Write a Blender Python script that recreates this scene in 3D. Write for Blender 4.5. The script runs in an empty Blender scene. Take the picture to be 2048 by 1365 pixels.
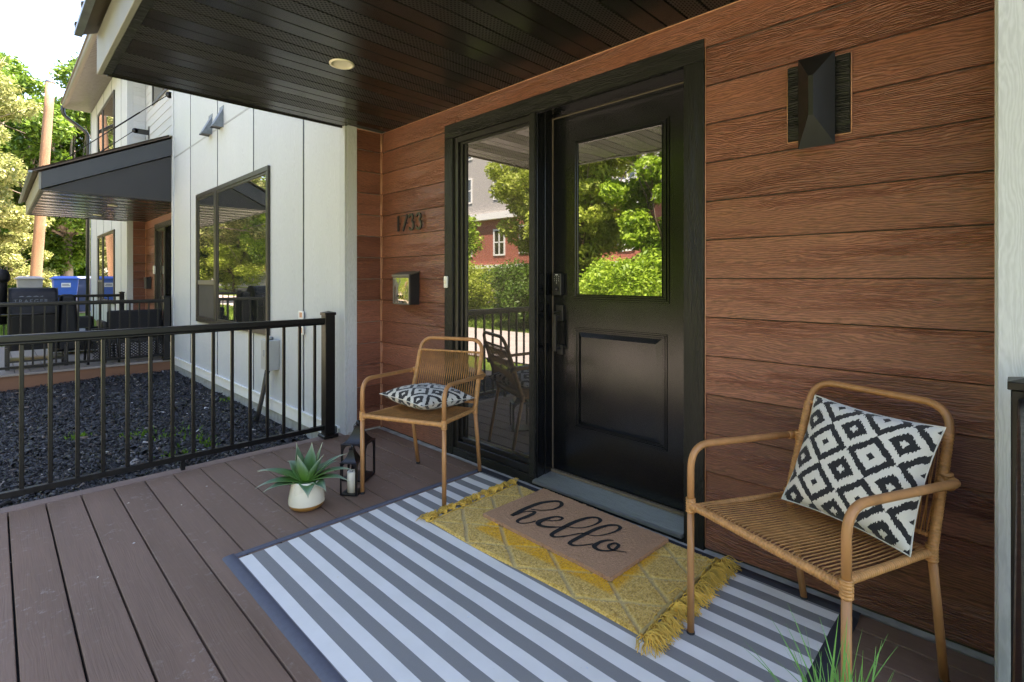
import bpy, math, random
import numpy as np
from mathutils import Vector, Matrix, noise as mnoise
R = math.radians
random.seed(7)
SC = bpy.context.scene
COL = SC.collection

# ------------------------------------------------------------------ camera, sky, sun, exposure
cam_d = bpy.data.cameras.new("camera"); cam = bpy.data.objects.new("camera", cam_d); COL.objects.link(cam)
cam.location = (3.683, -2.222, 1.195)
cam.rotation_euler = (R(90), 0, R(44.69))
cam_d.sensor_width = 36.0; cam_d.lens = 1026.94 / 2048 * 36
cam_d.shift_y = -(682.5 - 559.5) / 2048
cam_d.clip_start = 0.02; cam_d.clip_end = 600
SC.camera = cam
SUN_AZ, SUN_EL = R(42), R(66)          # azimuth measured from +Y (behind the houses) towards +X
world = bpy.data.worlds.new("World"); SC.world = world; world.use_nodes = True
wn = world.node_tree; bg = wn.nodes["Background"]
sky = wn.nodes.new("ShaderNodeTexSky"); sky.sky_type = 'NISHITA'; sky.sun_disc = False
sky.sun_elevation = SUN_EL; sky.sun_rotation = SUN_AZ; sky.air_density = 1.0; sky.dust_density = 0.6; sky.ozone_density = 1.0
wn.links.new(sky.outputs[0], bg.inputs[0]); bg.inputs[1].default_value = 0.115
sun_d = bpy.data.lights.new("sun", 'SUN'); sun_d.energy = 5.0; sun_d.angle = R(0.53); sun_d.color = (1.0, 0.95, 0.87)
sun = bpy.data.objects.new("sun", sun_d); COL.objects.link(sun)
sd = Vector((math.sin(SUN_AZ) * math.cos(SUN_EL), math.cos(SUN_AZ) * math.cos(SUN_EL), math.sin(SUN_EL)))
sun.rotation_euler = sd.to_track_quat('Z', 'Y').to_euler(); sun.location = (0, 0, 30)
SC.view_settings.view_transform = 'Standard'; SC.view_settings.look = 'None'
SC.view_settings.exposure = 2.95; SC.view_settings.gamma = 1.0; SC.view_settings.use_curve_mapping = False
SC.view_settings.use_white_balance = True; SC.view_settings.white_balance_temperature = 7650; SC.view_settings.white_balance_tint = 17   # camera set for open shade
SC.render.engine = 'CYCLES'
SC.cycles.max_bounces = 10; SC.cycles.diffuse_bounces = 5; SC.cycles.glossy_bounces = 5
SC.cycles.transparent_max_bounces = 12; SC.cycles.use_denoising = True; SC.cycles.denoising_prefilter = 'NONE'
SC.cycles.caustics_reflective = False; SC.cycles.caustics_refractive = False

# ------------------------------------------------------------------ materials
class NT:
    def __init__(s, name):
        s.m = bpy.data.materials.new(name); s.m.use_nodes = True
        s.t = s.m.node_tree; s.n = s.t.nodes; s.b = s.n["Principled BSDF"]; s.out = s.n["Material Output"]
        s._c = None
    def node(s, typ, **k):
        n = s.n.new(typ)
        for a, v in k.items(): setattr(n, a, v)
        return n
    def link(s, a, b): s.t.links.new(a, b)
    def coords(s, kind='Object', rnd=True):
        if s._c: return s._c
        tc = s.node('ShaderNodeTexCoord'); o = tc.outputs[kind]
        if rnd:
            oi = s.node('ShaderNodeObjectInfo'); mul = s.node('ShaderNodeMath', operation='MULTIPLY'); s.link(oi.outputs['Random'], mul.inputs[0]); mul.inputs[1].default_value = 37.0
            ad = s.node('ShaderNodeVectorMath', operation='ADD'); s.link(o, ad.inputs[0]); s.link(mul.outputs[0], ad.inputs[1]); o = ad.outputs[0]
        s._c = o
        return o
    def scaled(s, v, src=None):
        m = s.node('ShaderNodeVectorMath', operation='MULTIPLY'); s.link(src or s.coords(), m.inputs[0]); m.inputs[1].default_value = v
        return m.outputs[0]
    def noise(s, vec, scale=1.0, detail=3, rough=.55, dist=0.0):
        n = s.node('ShaderNodeTexNoise'); s.link(vec, n.inputs['Vector'])
        n.inputs['Scale'].default_value = scale; n.inputs['Detail'].default_value = detail
        n.inputs['Roughness'].default_value = rough; n.inputs['Distortion'].default_value = dist
        return n.outputs['Fac']
    def math(s, op, a, b=None, c=None):
        m = s.node('ShaderNodeMath', operation=op)
        for i, v in enumerate((a, b, c)):
            if v is None: continue
            if isinstance(v, (int, float)): m.inputs[i].default_value = v
            else: s.link(v, m.inputs[i])
        return m.outputs[0]
    def ramp(s, fac, stops, interp='LINEAR'):
        r = s.node('ShaderNodeValToRGB'); r.color_ramp.interpolation = interp
        e = r.color_ramp.elements
        while len(e) < len(stops): e.new(0.5)
        for i, (p, c) in enumerate(stops):
            e[i].position = p; e[i].color = (c[0], c[1], c[2], 1) if not isinstance(c, (int, float)) else (c, c, c, 1)
        s.link(fac, r.inputs[0]); return r.outputs[0]
    def mix(s, fac, a, b):
        m = s.node('ShaderNodeMix', data_type='RGBA')
        if isinstance(fac, (int, float)): m.inputs['Factor'].default_value = fac
        else: s.link(fac, m.inputs['Factor'])
        for key, v in ((6, a), (7, b)):
            if isinstance(v, tuple): m.inputs[key].default_value = (*v[:3], 1)
            else: s.link(v, m.inputs[key])
        return m.outputs[2]
    def color(s, v):
        if isinstance(v, tuple): s.b.inputs['Base Color'].default_value = (*v[:3], 1)
        else: s.link(v, s.b.inputs['Base Color'])
    def set(s, **k):
        for a, v in k.items():
            i = s.b.inputs[{'rough': 'Roughness', 'metal': 'Metallic', 'ior': 'IOR', 'spec': 'Specular IOR Level', 'coat': 'Coat Weight', 'coatr': 'Coat Roughness', 'sheen': 'Sheen Weight'}[a]]
            if isinstance(v, (int, float)): i.default_value = v
            else: s.link(v, i)
    def bump(s, h, dist=.002, strength=1.0, prev=None):
        b = s.node('ShaderNodeBump'); b.inputs['Distance'].default_value = dist; b.inputs['Strength'].default_value = strength
        s.link(h, b.inputs['Height'])
        if prev is not None: s.link(prev, b.inputs['Normal'])
        s.link(b.outputs[0], s.b.inputs['Normal']); return b.outputs[0]
    def rnd(s):
        return s.node('ShaderNodeObjectInfo').outputs['Random']

def simple(name, col, rough=.5, metal=0., var=.12, nscale=8., bump=0., bscale=60., spec=.5, coat=0., vec=(1, 1, 1), **k):
    t = NT(name)
    n = t.noise(t.scaled(vec), nscale, 4)
    c2 = tuple(c * (1 - var) for c in col); c1 = tuple(min(1, c * (1 + var)) for c in col)
    t.color(t.ramp(n, [(.3, c2), (.7, c1)]))
    rr = t.ramp(n, [(.3, max(0, rough - .06)), (.7, min(1, rough + .06))]); t.set(metal=metal, spec=spec, coat=coat); t.link(rr, t.b.inputs['Roughness'])
    if bump: t.bump(t.noise(t.scaled(vec), bscale, 4), .002, bump)
    return t.m

def siding(name, dark, light, axis='x', strength=.8, gc=.85, rlo=.33, rhi=.58, spec=.5):
    t = NT(name); X, Z = ((1.0, 1.0) if axis == 'x' else (1.0, 1.0))
    sc = (lambda a, b: (a, a, b)) if axis in ('x', 'y') else (lambda a, b: (b, b, a))
    base = t.coords()
    warp = t.noise(t.scaled(sc(1.6, 7)), 1, 2)
    wv = t.node('ShaderNodeCombineXYZ')
    wm = t.math('MULTIPLY', warp, .09)
    t.link(wm, wv.inputs[2 if axis in ('x', 'y') else 0])
    if axis == 'z': t.link(wm, wv.inputs[1])
    ad = t.node('ShaderNodeVectorMath', operation='ADD'); t.link(base, ad.inputs[0]); t.link(wv.outputs[0], ad.inputs[1])
    g1 = t.noise(t.scaled(sc(13, 135), ad.outputs[0]), 1, 2, .55)
    g2 = t.noise(t.scaled(sc(34, 260), ad.outputs[0]), 1, 2, .6)
    sp_ = t.node('ShaderNodeSeparateXYZ'); t.link(ad.outputs[0], sp_.inputs[0])
    w2 = t.noise(t.scaled(sc(7, 40)), 1, 3, .6)
    if axis == 'z': lin = t.math('ADD', sp_.outputs[0], sp_.outputs[1])
    else: lin = sp_.outputs[2]
    band = t.math('ADD', t.math('MULTIPLY', t.math('SINE', t.math('MULTIPLY', t.math('ADD', lin, t.math('MULTIPLY', w2, .034)), 6.2832 / .0082)), .5), .5)
    patch = t.noise(t.scaled(sc(1.5, 9)), 1, 2)
    pm = t.ramp(patch, [(.42, .25), (.62, 1.)])
    grain = t.math('MULTIPLY', t.math('ADD', t.math('MULTIPLY', band, .38), t.math('ADD', t.math('MULTIPLY', g1, .35), t.math('MULTIPLY', g2, .45))), pm)
    big = t.noise(t.scaled(sc(.9, 3)), 1, 3)
    rv = t.math('ADD', t.math('MULTIPLY', t.rnd(), .45), t.math('MULTIPLY', big, .55))
    col = t.ramp(rv, [(.3, dark), (.7, light)])
    dk = t.ramp(t.math('ADD', t.math('MULTIPLY', band, .30), t.math('ADD', t.math('MULTIPLY', g1, .30), t.math('MULTIPLY', g2, .40))), [(.30, .50), (.70, 1.32)])
    mm = t.node('ShaderNodeMix', data_type='RGBA', blend_type='MULTIPLY'); mm.inputs['Factor'].default_value = gc
    t.link(col, mm.inputs[6]); t.link(dk, mm.inputs[7]); t.color(mm.outputs[2])
    t.set(spec=spec); t.link(t.ramp(g2, [(.3, rlo), (.7, rhi)]), t.b.inputs['Roughness'])
    t.bump(grain, .006, strength)
    return t.m

MT = {}
MT['brown'] = siding('brown_siding', (.150, .052, .031), (.268, .102, .063), 'x', 1., .9, .28, .52)
MT['white_v'] = siding('white_panel', (.455, .48, .50), (.50, .525, .545), 'z', .25, .22, .5, .65)
MT['white_h'] = siding('white_lap_siding', (.47, .49, .505), (.51, .53, .545), 'x', .25, .22, .5, .65)
MT['trim'] = siding('dark_rough_trim', (.008, .0085, .0075), (.016, .0165, .0145), 'z', 1.0, spec=.35)
MT['trim_h'] = siding('dark_rough_header', (.008, .0085, .0075), (.016, .0165, .0145), 'x', 1.0, spec=.35)
MT['caulk'] = simple('caulk', (.55, .28, .17), .5, var=.15, nscale=30)
MT['reveal'] = simple('reveal_strip', (.32, .33, .34), .5, var=.1)
MT['rail'] = simple('railing_paint', (.0055, .0055, .006), .34, var=.15, nscale=40, bump=.08, bscale=400, spec=.36)
MT['vinyl'] = simple('window_vinyl', (.010, .0095, .009), .35, var=.1)
MT['bronze'] = simple('bronze_frame', (.030, .026, .021), .4, var=.15)
MT['gutter'] = simple('gutter_bronze', (.13, .115, .095), .45, var=.15, nscale=3)
MT['gutter_dark'] = simple('downspout_dark', (.03, .028, .026), .35, var=.1)
MT['alu'] = simple('threshold_aluminium', (.42, .44, .46), .42, metal=.85, var=.12, nscale=20, vec=(1, 6, 1))
MT['strip'] = simple('weather_strip', (.16, .125, .09), .6)
MT['concrete'] = simple('concrete', (.36, .35, .33), .85, var=.25, nscale=14, bump=.5, bscale=90)
MT['fascia'] = simple('fascia_grey', (.17, .17, .15), .55, var=.12, nscale=6, bump=.15, bscale=80)
MT['barge'] = simple('barge_slate', (.026, .030, .036), .45, var=.1, nscale=5, bump=.1, bscale=120)
MT['gable'] = simple('gable_panel_dark', (.018, .018, .020), .6, var=.12, nscale=5)
MT['roof'] = simple('metal_roof_brown', (.075, .055, .042), .5, metal=.3, var=.35, nscale=9)
MT['steel'] = simple('galvanised', (.16, .18, .20), .4, metal=.6, var=.2, nscale=16)
MT['grey_plastic'] = simple('grey_utility_box', (.33, .34, .33), .5, var=.1)
MT['white_plastic'] = simple('white_plastic', (.75, .75, .72), .4, var=.03)
MT['cream'] = simple('lamp_trim_cream', (.72, .66, .54), .45, var=.03)
MT['black_metal'] = simple('black_powder_coat', (.014, .014, .015), .35, var=.1, nscale=50)
MT['lantern'] = simple('lantern_black', (.004, .004, .006), .36, var=.1, nscale=50)
MT['lampshade'] = simple('wall_lamp_black', (.010, .0105, .011), .42, var=.08, nscale=30)
MT['rattan_tube'] = simple('rattan_tube', (.43, .205, .080), .42, var=.16, nscale=30, vec=(1, 1, .15), bump=.1, bscale=200)
MT['rattan_wrap'] = simple('rattan_wrap', (.49, .24, .085), .45, var=.22, nscale=50)
MT['cord'] = simple('rattan_cord', (.45, .215, .070), .5, var=.25, nscale=25)
MT['rubber'] = simple('rubber_foot', (.012, .012, .012), .7)
MT['candle'] = simple('candle_wax', (.80, .75, .62), .5, var=.04)
MT['ceramic'] = simple('cream_ceramic', (.74, .68, .54), .32, var=.04, nscale=10, coat=.2)
MT['ochre'] = simple('ochre_glaze', (.40, .19, .045), .38, var=.12, nscale=20)
MT['soil'] = simple('potting_soil', (.035, .024, .016), .95, var=.5, nscale=120, bump=1., bscale=150)
MT['coir'] = simple('coir_mat', (.50, .275, .155), .95, var=.38, nscale=420, bump=1., bscale=700)
MT['ink'] = simple('black_print', (.018, .017, .016), .9, var=.4, nscale=500, bump=.9, bscale=700)
MT['border'] = simple('rug_border', (.10, .105, .135), .8, var=.12, nscale=40, bump=.3, bscale=600)
MT['border_d'] = simple('rug_border_dark', (.030, .031, .040), .8, var=.12, nscale=40, bump=.3, bscale=600)
MT['yarn'] = simple('mustard_yarn', (.74, .46, .085), .9, var=.35, nscale=18)
MT['yarn2'] = simple('dusty_yarn', (.52, .38, .15), .9, var=.25, nscale=18)
MT['cover'] = simple('grill_cover', (.0035, .004, .0055), .55, var=.2, nscale=6, bump=.5, bscale=9, spec=.3)
MT['wicker'] = simple('black_wicker', (.006, .006, .006), .5, var=.2, nscale=60)
MT['cushion'] = simple('navy_cushion', (.004, .0045, .007), .8, var=.2, nscale=40)
MT['bin_blue'] = simple('blue_bin', (.03, .13, .55), .45, var=.08)
MT['bin_grey'] = simple('grey_bin', (.28, .27, .26), .5, var=.08)
MT['bin_dark'] = simple('slate_bin', (.08, .11, .2), .5, var=.08)
MT['paper'] = simple('paper_label', (.7, .72, .75), .6, var=.05)
MT['print_grey'] = simple('grey_print', (.10, .11, .12), .7, var=.1)
MT['pole'] = siding('pole_wood', (.13, .062, .03), (.28, .15, .08), 'z', 1.)
MT['bark'] = simple('bark', (.12, .085, .06), .9, var=.4, nscale=10, bump=1., bscale=30, vec=(1, 1, .3))
MT['bark_pale'] = simple('bark_pale', (.24, .19, .15), .9, var=.35, nscale=10, bump=1., bscale=30, vec=(1, 1, .3))
MT['digit'] = simple('digit_black', (.012, .012, .012), .4)
MT['interior'] = simple('dark_interior', (.05, .045, .04), .9)
MT['stucco'] = simple('grey_stucco', (.40, .38, .36), .9, var=.06)
MT['stone'] = simple('stone_base', (.36, .31, .28), .9, var=.3, nscale=2.5, bump=.6, bscale=10)
MT['white_paint'] = simple('white_paint', (.78, .78, .76), .5, var=.04)
MT['path'] = simple('concrete_path', (.40, .35, .33), .9, var=.12, nscale=2)
MT['asphalt'] = simple('asphalt', (.06, .06, .062), .9, var=.2, nscale=6)

def brick():
    t = NT('red_brick'); b = t.node('ShaderNodeTexBrick'); tc = t.coords('Object', False)
    sx = t.node('ShaderNodeSeparateXYZ'); t.link(tc, sx.inputs[0]); cb = t.node('ShaderNodeCombineXYZ'); t.link(t.math('ADD', sx.outputs[0], sx.outputs[1]), cb.inputs[0]); t.link(sx.outputs[2], cb.inputs[1])
    t.link(cb.outputs[0], b.inputs['Vector']); b.inputs['Scale'].default_value = 4.5
    b.inputs['Color1'].default_value = (.30, .075, .045, 1); b.inputs['Color2'].default_value = (.38, .11, .07, 1); b.inputs['Mortar'].default_value = (.32, .22, .19, 1)
    b.inputs['Mortar Size'].default_value = .012
    t.color(b.outputs[0]); t.set(rough=.9); return t.m
MT['brick'] = brick()

def deckmat(name, c1, c2, rough=.62):
    t = NT(name)
    n = t.noise(t.scaled((1.2, 9, 1)), 1, 4); fine = t.noise(t.scaled((7, 160, 1)), 1, 3, .6)
    warp = t.noise(t.scaled((2.2, 14, 1)), 1, 2)
    cb = t.node('ShaderNodeCombineXYZ'); t.link(t.math('MULTIPLY', warp, .05), cb.inputs[1])
    ad = t.node('ShaderNodeVectorMath', operation='ADD'); t.link(t.coords(), ad.inputs[0]); t.link(cb.outputs[0], ad.inputs[1])
    gr = t.noise(t.scaled((4, 230, 1), ad.outputs[0]), 1, 2, .5)
    f = t.math('ADD', t.math('MULTIPLY', n, .6), t.math('ADD', t.math('MULTIPLY', fine, .25), t.math('MULTIPLY', t.rnd(), .15)))
    c = t.ramp(f, [(.3, c1), (.72, c2)])
    spots = t.noise(t.scaled((30, 30, 30)), 1, 4, .7)
    sp = t.ramp(spots, [(.56, 0.), (.72, .6)])
    dust = t.noise(t.scaled((3, 3, 3)), 1, 3)
    c = t.mix(t.math('MULTIPLY', sp, t.ramp(dust, [(.45, 0.), (.7, 1.)])), c, (.40, .36, .32))
    t.color(c); t.set(spec=.28); t.link(t.ramp(n, [(.3, rough - .1), (.7, rough + .08)]), t.b.inputs['Roughness'])
    t.bump(t.math('ADD', t.math('MULTIPLY', gr, .8), t.math('MULTIPLY', fine, .3)), .0016, .8)
    return t.m
MT['deck'] = deckmat('composite_deck', (.160, .098, .068), (.250, .160, .118))
MT['deck_edge'] = deckmat('composite_deck_edge', (.185, .118, .094), (.255, .175, .145))
MT['deck_far'] = deckmat('composite_deck_grey', (.19, .165, .145), (.25, .215, .19))
MT['riser'] = simple('deck_riser', (.17, .075, .038), .6, var=.15, nscale=6, vec=(.3, .3, 2))

def soffit(name, perf):
    t = NT(name); t.set(rough=.22, spec=.36)
    base = (.011, .0098, .0095)
    if perf:
        c = t.coords('Object', False); s = t.node('ShaderNodeSeparateXYZ'); t.link(c, s.inputs[0])
        row = t.math('FLOOR', t.math('DIVIDE', s.outputs[0], .0125))
        u = t.math('SUBTRACT', t.math('FRACT', t.math('DIVIDE', s.outputs[0], .0125)), .5)
        v = t.math('SUBTRACT', t.math('FRACT', t.math('ADD', t.math('DIVIDE', s.outputs[1], .021), t.math('MULTIPLY', row, .5))), .5)
        d = t.math('ADD', t.math('POWER', t.math('MULTIPLY', u, 3.3), 2), t.math('POWER', t.math('MULTIPLY', v, 2.9), 2))
        h = t.ramp(d, [(.75, 0.), (1., 1.)])
        t.color(t.mix(h, (.002, .002, .002), (.020, .018, .018)))
        t.link(t.ramp(d, [(.75, .9), (1., .33)]), t.b.inputs['Roughness'])
        t.bump(h, .002, .8)
    else:
        n = t.noise(t.scaled((3, .6, 1)), 1, 3); t.color(t.ramp(n, [(.3, base), (.7, (.022, .019, .018))]))
        t.bump(t.noise(t.scaled((6, 1.2, 1)), 1, 2), .004, .12)
    return t.m
MT['soffit'] = soffit('soffit_plain', False); MT['soffit_perf'] = soffit('soffit_perforated', True)
MT['eave_soffit'] = simple('eave_soffit_grey', (.085, .078, .070), .35, var=.08)

def door_paint():
    t = NT('black_door_paint'); t.color((.006, .0065, .0075)); t.set(rough=.2, spec=.42)
    n = t.noise(t.scaled((3, 1, 1.5)), 1, 3); t.link(t.ramp(n, [(.3, .17), (.7, .25)]), t.b.inputs['Roughness'])
    return t.m
MT['door'] = door_paint()
def glass(name, wav, ior=2.1, wscale=3.0, tint=(.022, .022, .018)):
    t = NT(name); t.color(tint); t.set(rough=.015, ior=ior, spec=.5)
    if wav:
        t.bump(t.noise(t.scaled((1.0, 1, 1.0)), wscale, 1, .4), .01, wav)
    return t.m
MT['glass'] = glass('window_glass', .05, 2.6, 1.6, (.050, .043, .037))
MT['glass_bay'] = glass('bay_window_glass', .05, 3.6, 1.6)
MT['glass_door'] = glass('door_glass', .09, 3.3, 4.0)
MT['glass_far'] = glass('far_glass', .05, 2.2, 1.6)
MT['screen'] = simple('insect_screen', (.05, .045, .04), .7)
def mailfront():
    t = NT('mailbox_front'); t.color((.50, .44, .37)); t.set(metal=.9, rough=.16)
    t.bump(t.noise(t.scaled((3, 1, 1.5)), 6, 1), .01, .5); return t.m
MT['mailfront'] = mailfront()

def rugmat():
    t = NT('striped_outdoor_rug'); c = t.coords('Object', False); s = t.node('ShaderNodeSeparateXYZ'); t.link(c, s.inputs[0])
    wob = t.math('MULTIPLY', t.math('SUBTRACT', t.noise(t.scaled((2.2, .5, 1), c), 1, 2), .5), .006)
    y = t.math('ADD', s.outputs[1], wob)
    fr = t.math('FRACT', t.math('DIVIDE', y, .1018))
    st = t.math('GREATER_THAN', fr, .5)
    wx = t.math('SINE', t.math('MULTIPLY', s.outputs[0], 1800.)); wy = t.math('SINE', t.math('MULTIPLY', s.outputs[1], 1800.))
    wv = t.math('MULTIPLY', wx, wy)
    gray = t.ramp(wv, [(.0, (.22, .215, .21)), (1., (.40, .39, .38))])
    n = t.noise(t.scaled((7, 7, 7), c), 1, 4)
    white = t.ramp(n, [(.3, (.79, .765, .72)), (.7, (.87, .84, .80))])
    col = t.mix(st, gray, white)
    d = t.noise(t.scaled((40, 40, 40), c), 1, 3, .7)
    col = t.mix(t.ramp(d, [(.72, 0.), (.78, .5)]), col, (.25, .2, .12))
    t.color(col); t.set(rough=.75, spec=.3); t.bump(wv, .0006, .5); return t.m
MT['rug'] = rugmat()

def yellowmat():
    t = NT('tufted_mustard_rug'); c = t.coords('Object', False); s = t.node('ShaderNodeSeparateXYZ'); t.link(c, s.inputs[0])
    at = t.node('ShaderNodeAttribute', attribute_name='tone')
    ch = t.node('ShaderNodeAttribute', attribute_name='cloth'); n = t.noise(t.scaled((95, 95, 95), c), 1, 3, .7); n2 = t.noise(t.scaled((6, 6, 6), c), 1, 3)
    dust = t.ramp(n, [(.3, (.36, .19, .03)), (.5, (.68, .42, .10)), (.7, (.86, .60, .20))])
    brt = t.ramp(n, [(.3, (.55, .24, .006)), (.52, (.82, .40, .010)), (.72, (.88, .50, .03))])
    f = t.math('ADD', at.outputs['Fac'], t.math('MULTIPLY', t.math('SUBTRACT', n2, .5), .35))
    t.color(t.mix(ch.outputs['Fac'], t.mix(f, dust, brt), (.50, .40, .20))); t.set(rough=.95, spec=.15, sheen=.3); t.bump(n, .003, .8); return t.m
MT['yellow'] = yellowmat()

def ikat():
    t = NT('ikat_diamond_cloth'); uv = t.node('ShaderNodeTexCoord').outputs['UV']; s = t.node('ShaderNodeSeparateXYZ'); t.link(uv, s.inputs[0])
    wn_ = t.node('ShaderNodeTexWhiteNoise', noise_dimensions='1D'); t.link(t.math('FLOOR', t.math('MULTIPLY', s.outputs[0], 130.)), wn_.inputs['W'])
    v = t.math('ADD', s.outputs[1], t.math('MULTIPLY', t.math('SUBTRACT', wn_.outputs['Value'], .5), .020))
    N = 2.8
    a = t.math('ABSOLUTE', t.math('SUBTRACT', t.math('FRACT', t.math('ADD', t.math('MULTIPLY', s.outputs[0], N), .18)), .5))
    b = t.math('ABSOLUTE', t.math('SUBTRACT', t.math('FRACT', t.math('ADD', t.math('MULTIPLY', v, N), .34)), .5))
    d = t.math('ADD', a, b)
    col = t.ramp(d, [(0., (.62, .60, .55)), (.09, (.022, .023, .026)), (.30, (.62, .60, .55)), (.50, (.022, .023, .026)), (.68, (.62, .60, .55)), (.91, (.022, .023, .026))], 'CONSTANT')
    t.color(col); t.set(rough=.9, spec=.2, sheen=.2)
    sc = t.node('ShaderNodeVectorMath', operation='MULTIPLY'); t.link(uv, sc.inputs[0]); sc.inputs[1].default_value = (260, 260, 1)
    t.bump(t.noise(sc.outputs[0], 1, 2), .0012, .5); return t.m
MT['ikat'] = ikat()

def leafmat(name, c1, c2, trans=.35, rough=.5):
    t = NT(name); g = t.node('ShaderNodeNewGeometry'); rp = g.outputs['Random Per Island']
    col = t.ramp(rp, [(0., c1), (1., c2)]); t.color(col); t.set(rough=rough, spec=.4)
    tr = t.node('ShaderNodeBsdfTranslucent'); t.link(col, tr.inputs[0]); mx = t.node('ShaderNodeMixShader'); mx.inputs[0].default_value = trans
    t.link(t.b.outputs[0], mx.inputs[1]); t.link(tr.outputs[0], mx.inputs[2]); t.link(mx.outputs[0], t.out.inputs[0]); return t.m
MT['leaf_green'] = leafmat('maple_leaves', (.045, .10, .008), (.16, .26, .03), .4)
MT['leaf_deep'] = leafmat('dark_leaves', (.05, .11, .012), (.13, .23, .03))
MT['leaf_white'] = leafmat('blossom_leaves', (.10, .14, .02), (.36, .36, .14), .35)
MT['leaf_olive'] = leafmat('olive_leaves', (.24, .32, .03), (.52, .60, .12), .45)
MT['leaf_lime'] = leafmat('lime_leaves', (.13, .25, .012), (.36, .52, .05))
MT['grass'] = leafmat('grass_blades', (.06, .12, .012), (.16, .25, .03))
MT['weed'] = leafmat('weed_leaves', (.06, .14, .01), (.16, .30, .02))
MT['plastic_grass'] = leafmat('artificial_grass', (.08, .28, .05), (.22, .50, .12), .25, .4)
def agave():
    t = NT('agave_leaf'); at = t.node('ShaderNodeAttribute', attribute_name='tip'); n = t.noise(t.scaled((20, 20, 20)), 1, 3)
    f = t.math('ADD', at.outputs['Fac'], t.math('MULTIPLY', t.math('SUBTRACT', n, .5), .3))
    t.color(t.ramp(f, [(.0, (.07, .19, .022)), (.4, (.075, .17, .045)), (.75, (.13, .22, .14)), (1., (.34, .36, .27))])); t.set(rough=.45, spec=.4); return t.m
MT['agave'] = agave()
def lawnmat():
    t = NT('lawn'); c = t.coords('Object', False); n = t.noise(t.scaled((.7, .7, 1), c), 1, 4); f = t.noise(t.scaled((25, 25, 1), c), 1, 4, .7)
    g = t.math('ADD', t.math('MULTIPLY', n, .5), t.math('MULTIPLY', f, .5))
    t.color(t.ramp(g, [(.35, (.055, .09, .015)), (.52, (.11, .17, .025)), (.68, (.20, .25, .05))])); t.set(rough=.95, spec=.2)
    t.bump(f, .03, .8); return t.m
MT['lawn'] = lawnmat()
def mulchmat():
    t = NT('black_mulch'); g = t.node('ShaderNodeNewGeometry'); rp = g.outputs['Random Per Island']
    t.color(t.ramp(rp, [(0., (.003, .003, .004)), (.6, (.010, .010, .012)), (.93, (.028, .028, .032)), (.972, (.10, .07, .05)), (.994, (.25, .23, .21)), (1., (.45, .45, .45))])); t.set(rough=.55, spec=.5)
    return t.m
MT['mulch'] = mulchmat()
MT['mulch_bed'] = simple('mulch_soil', (.012, .012, .014), .9, var=.4, nscale=40, bump=1., bscale=60)

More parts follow.
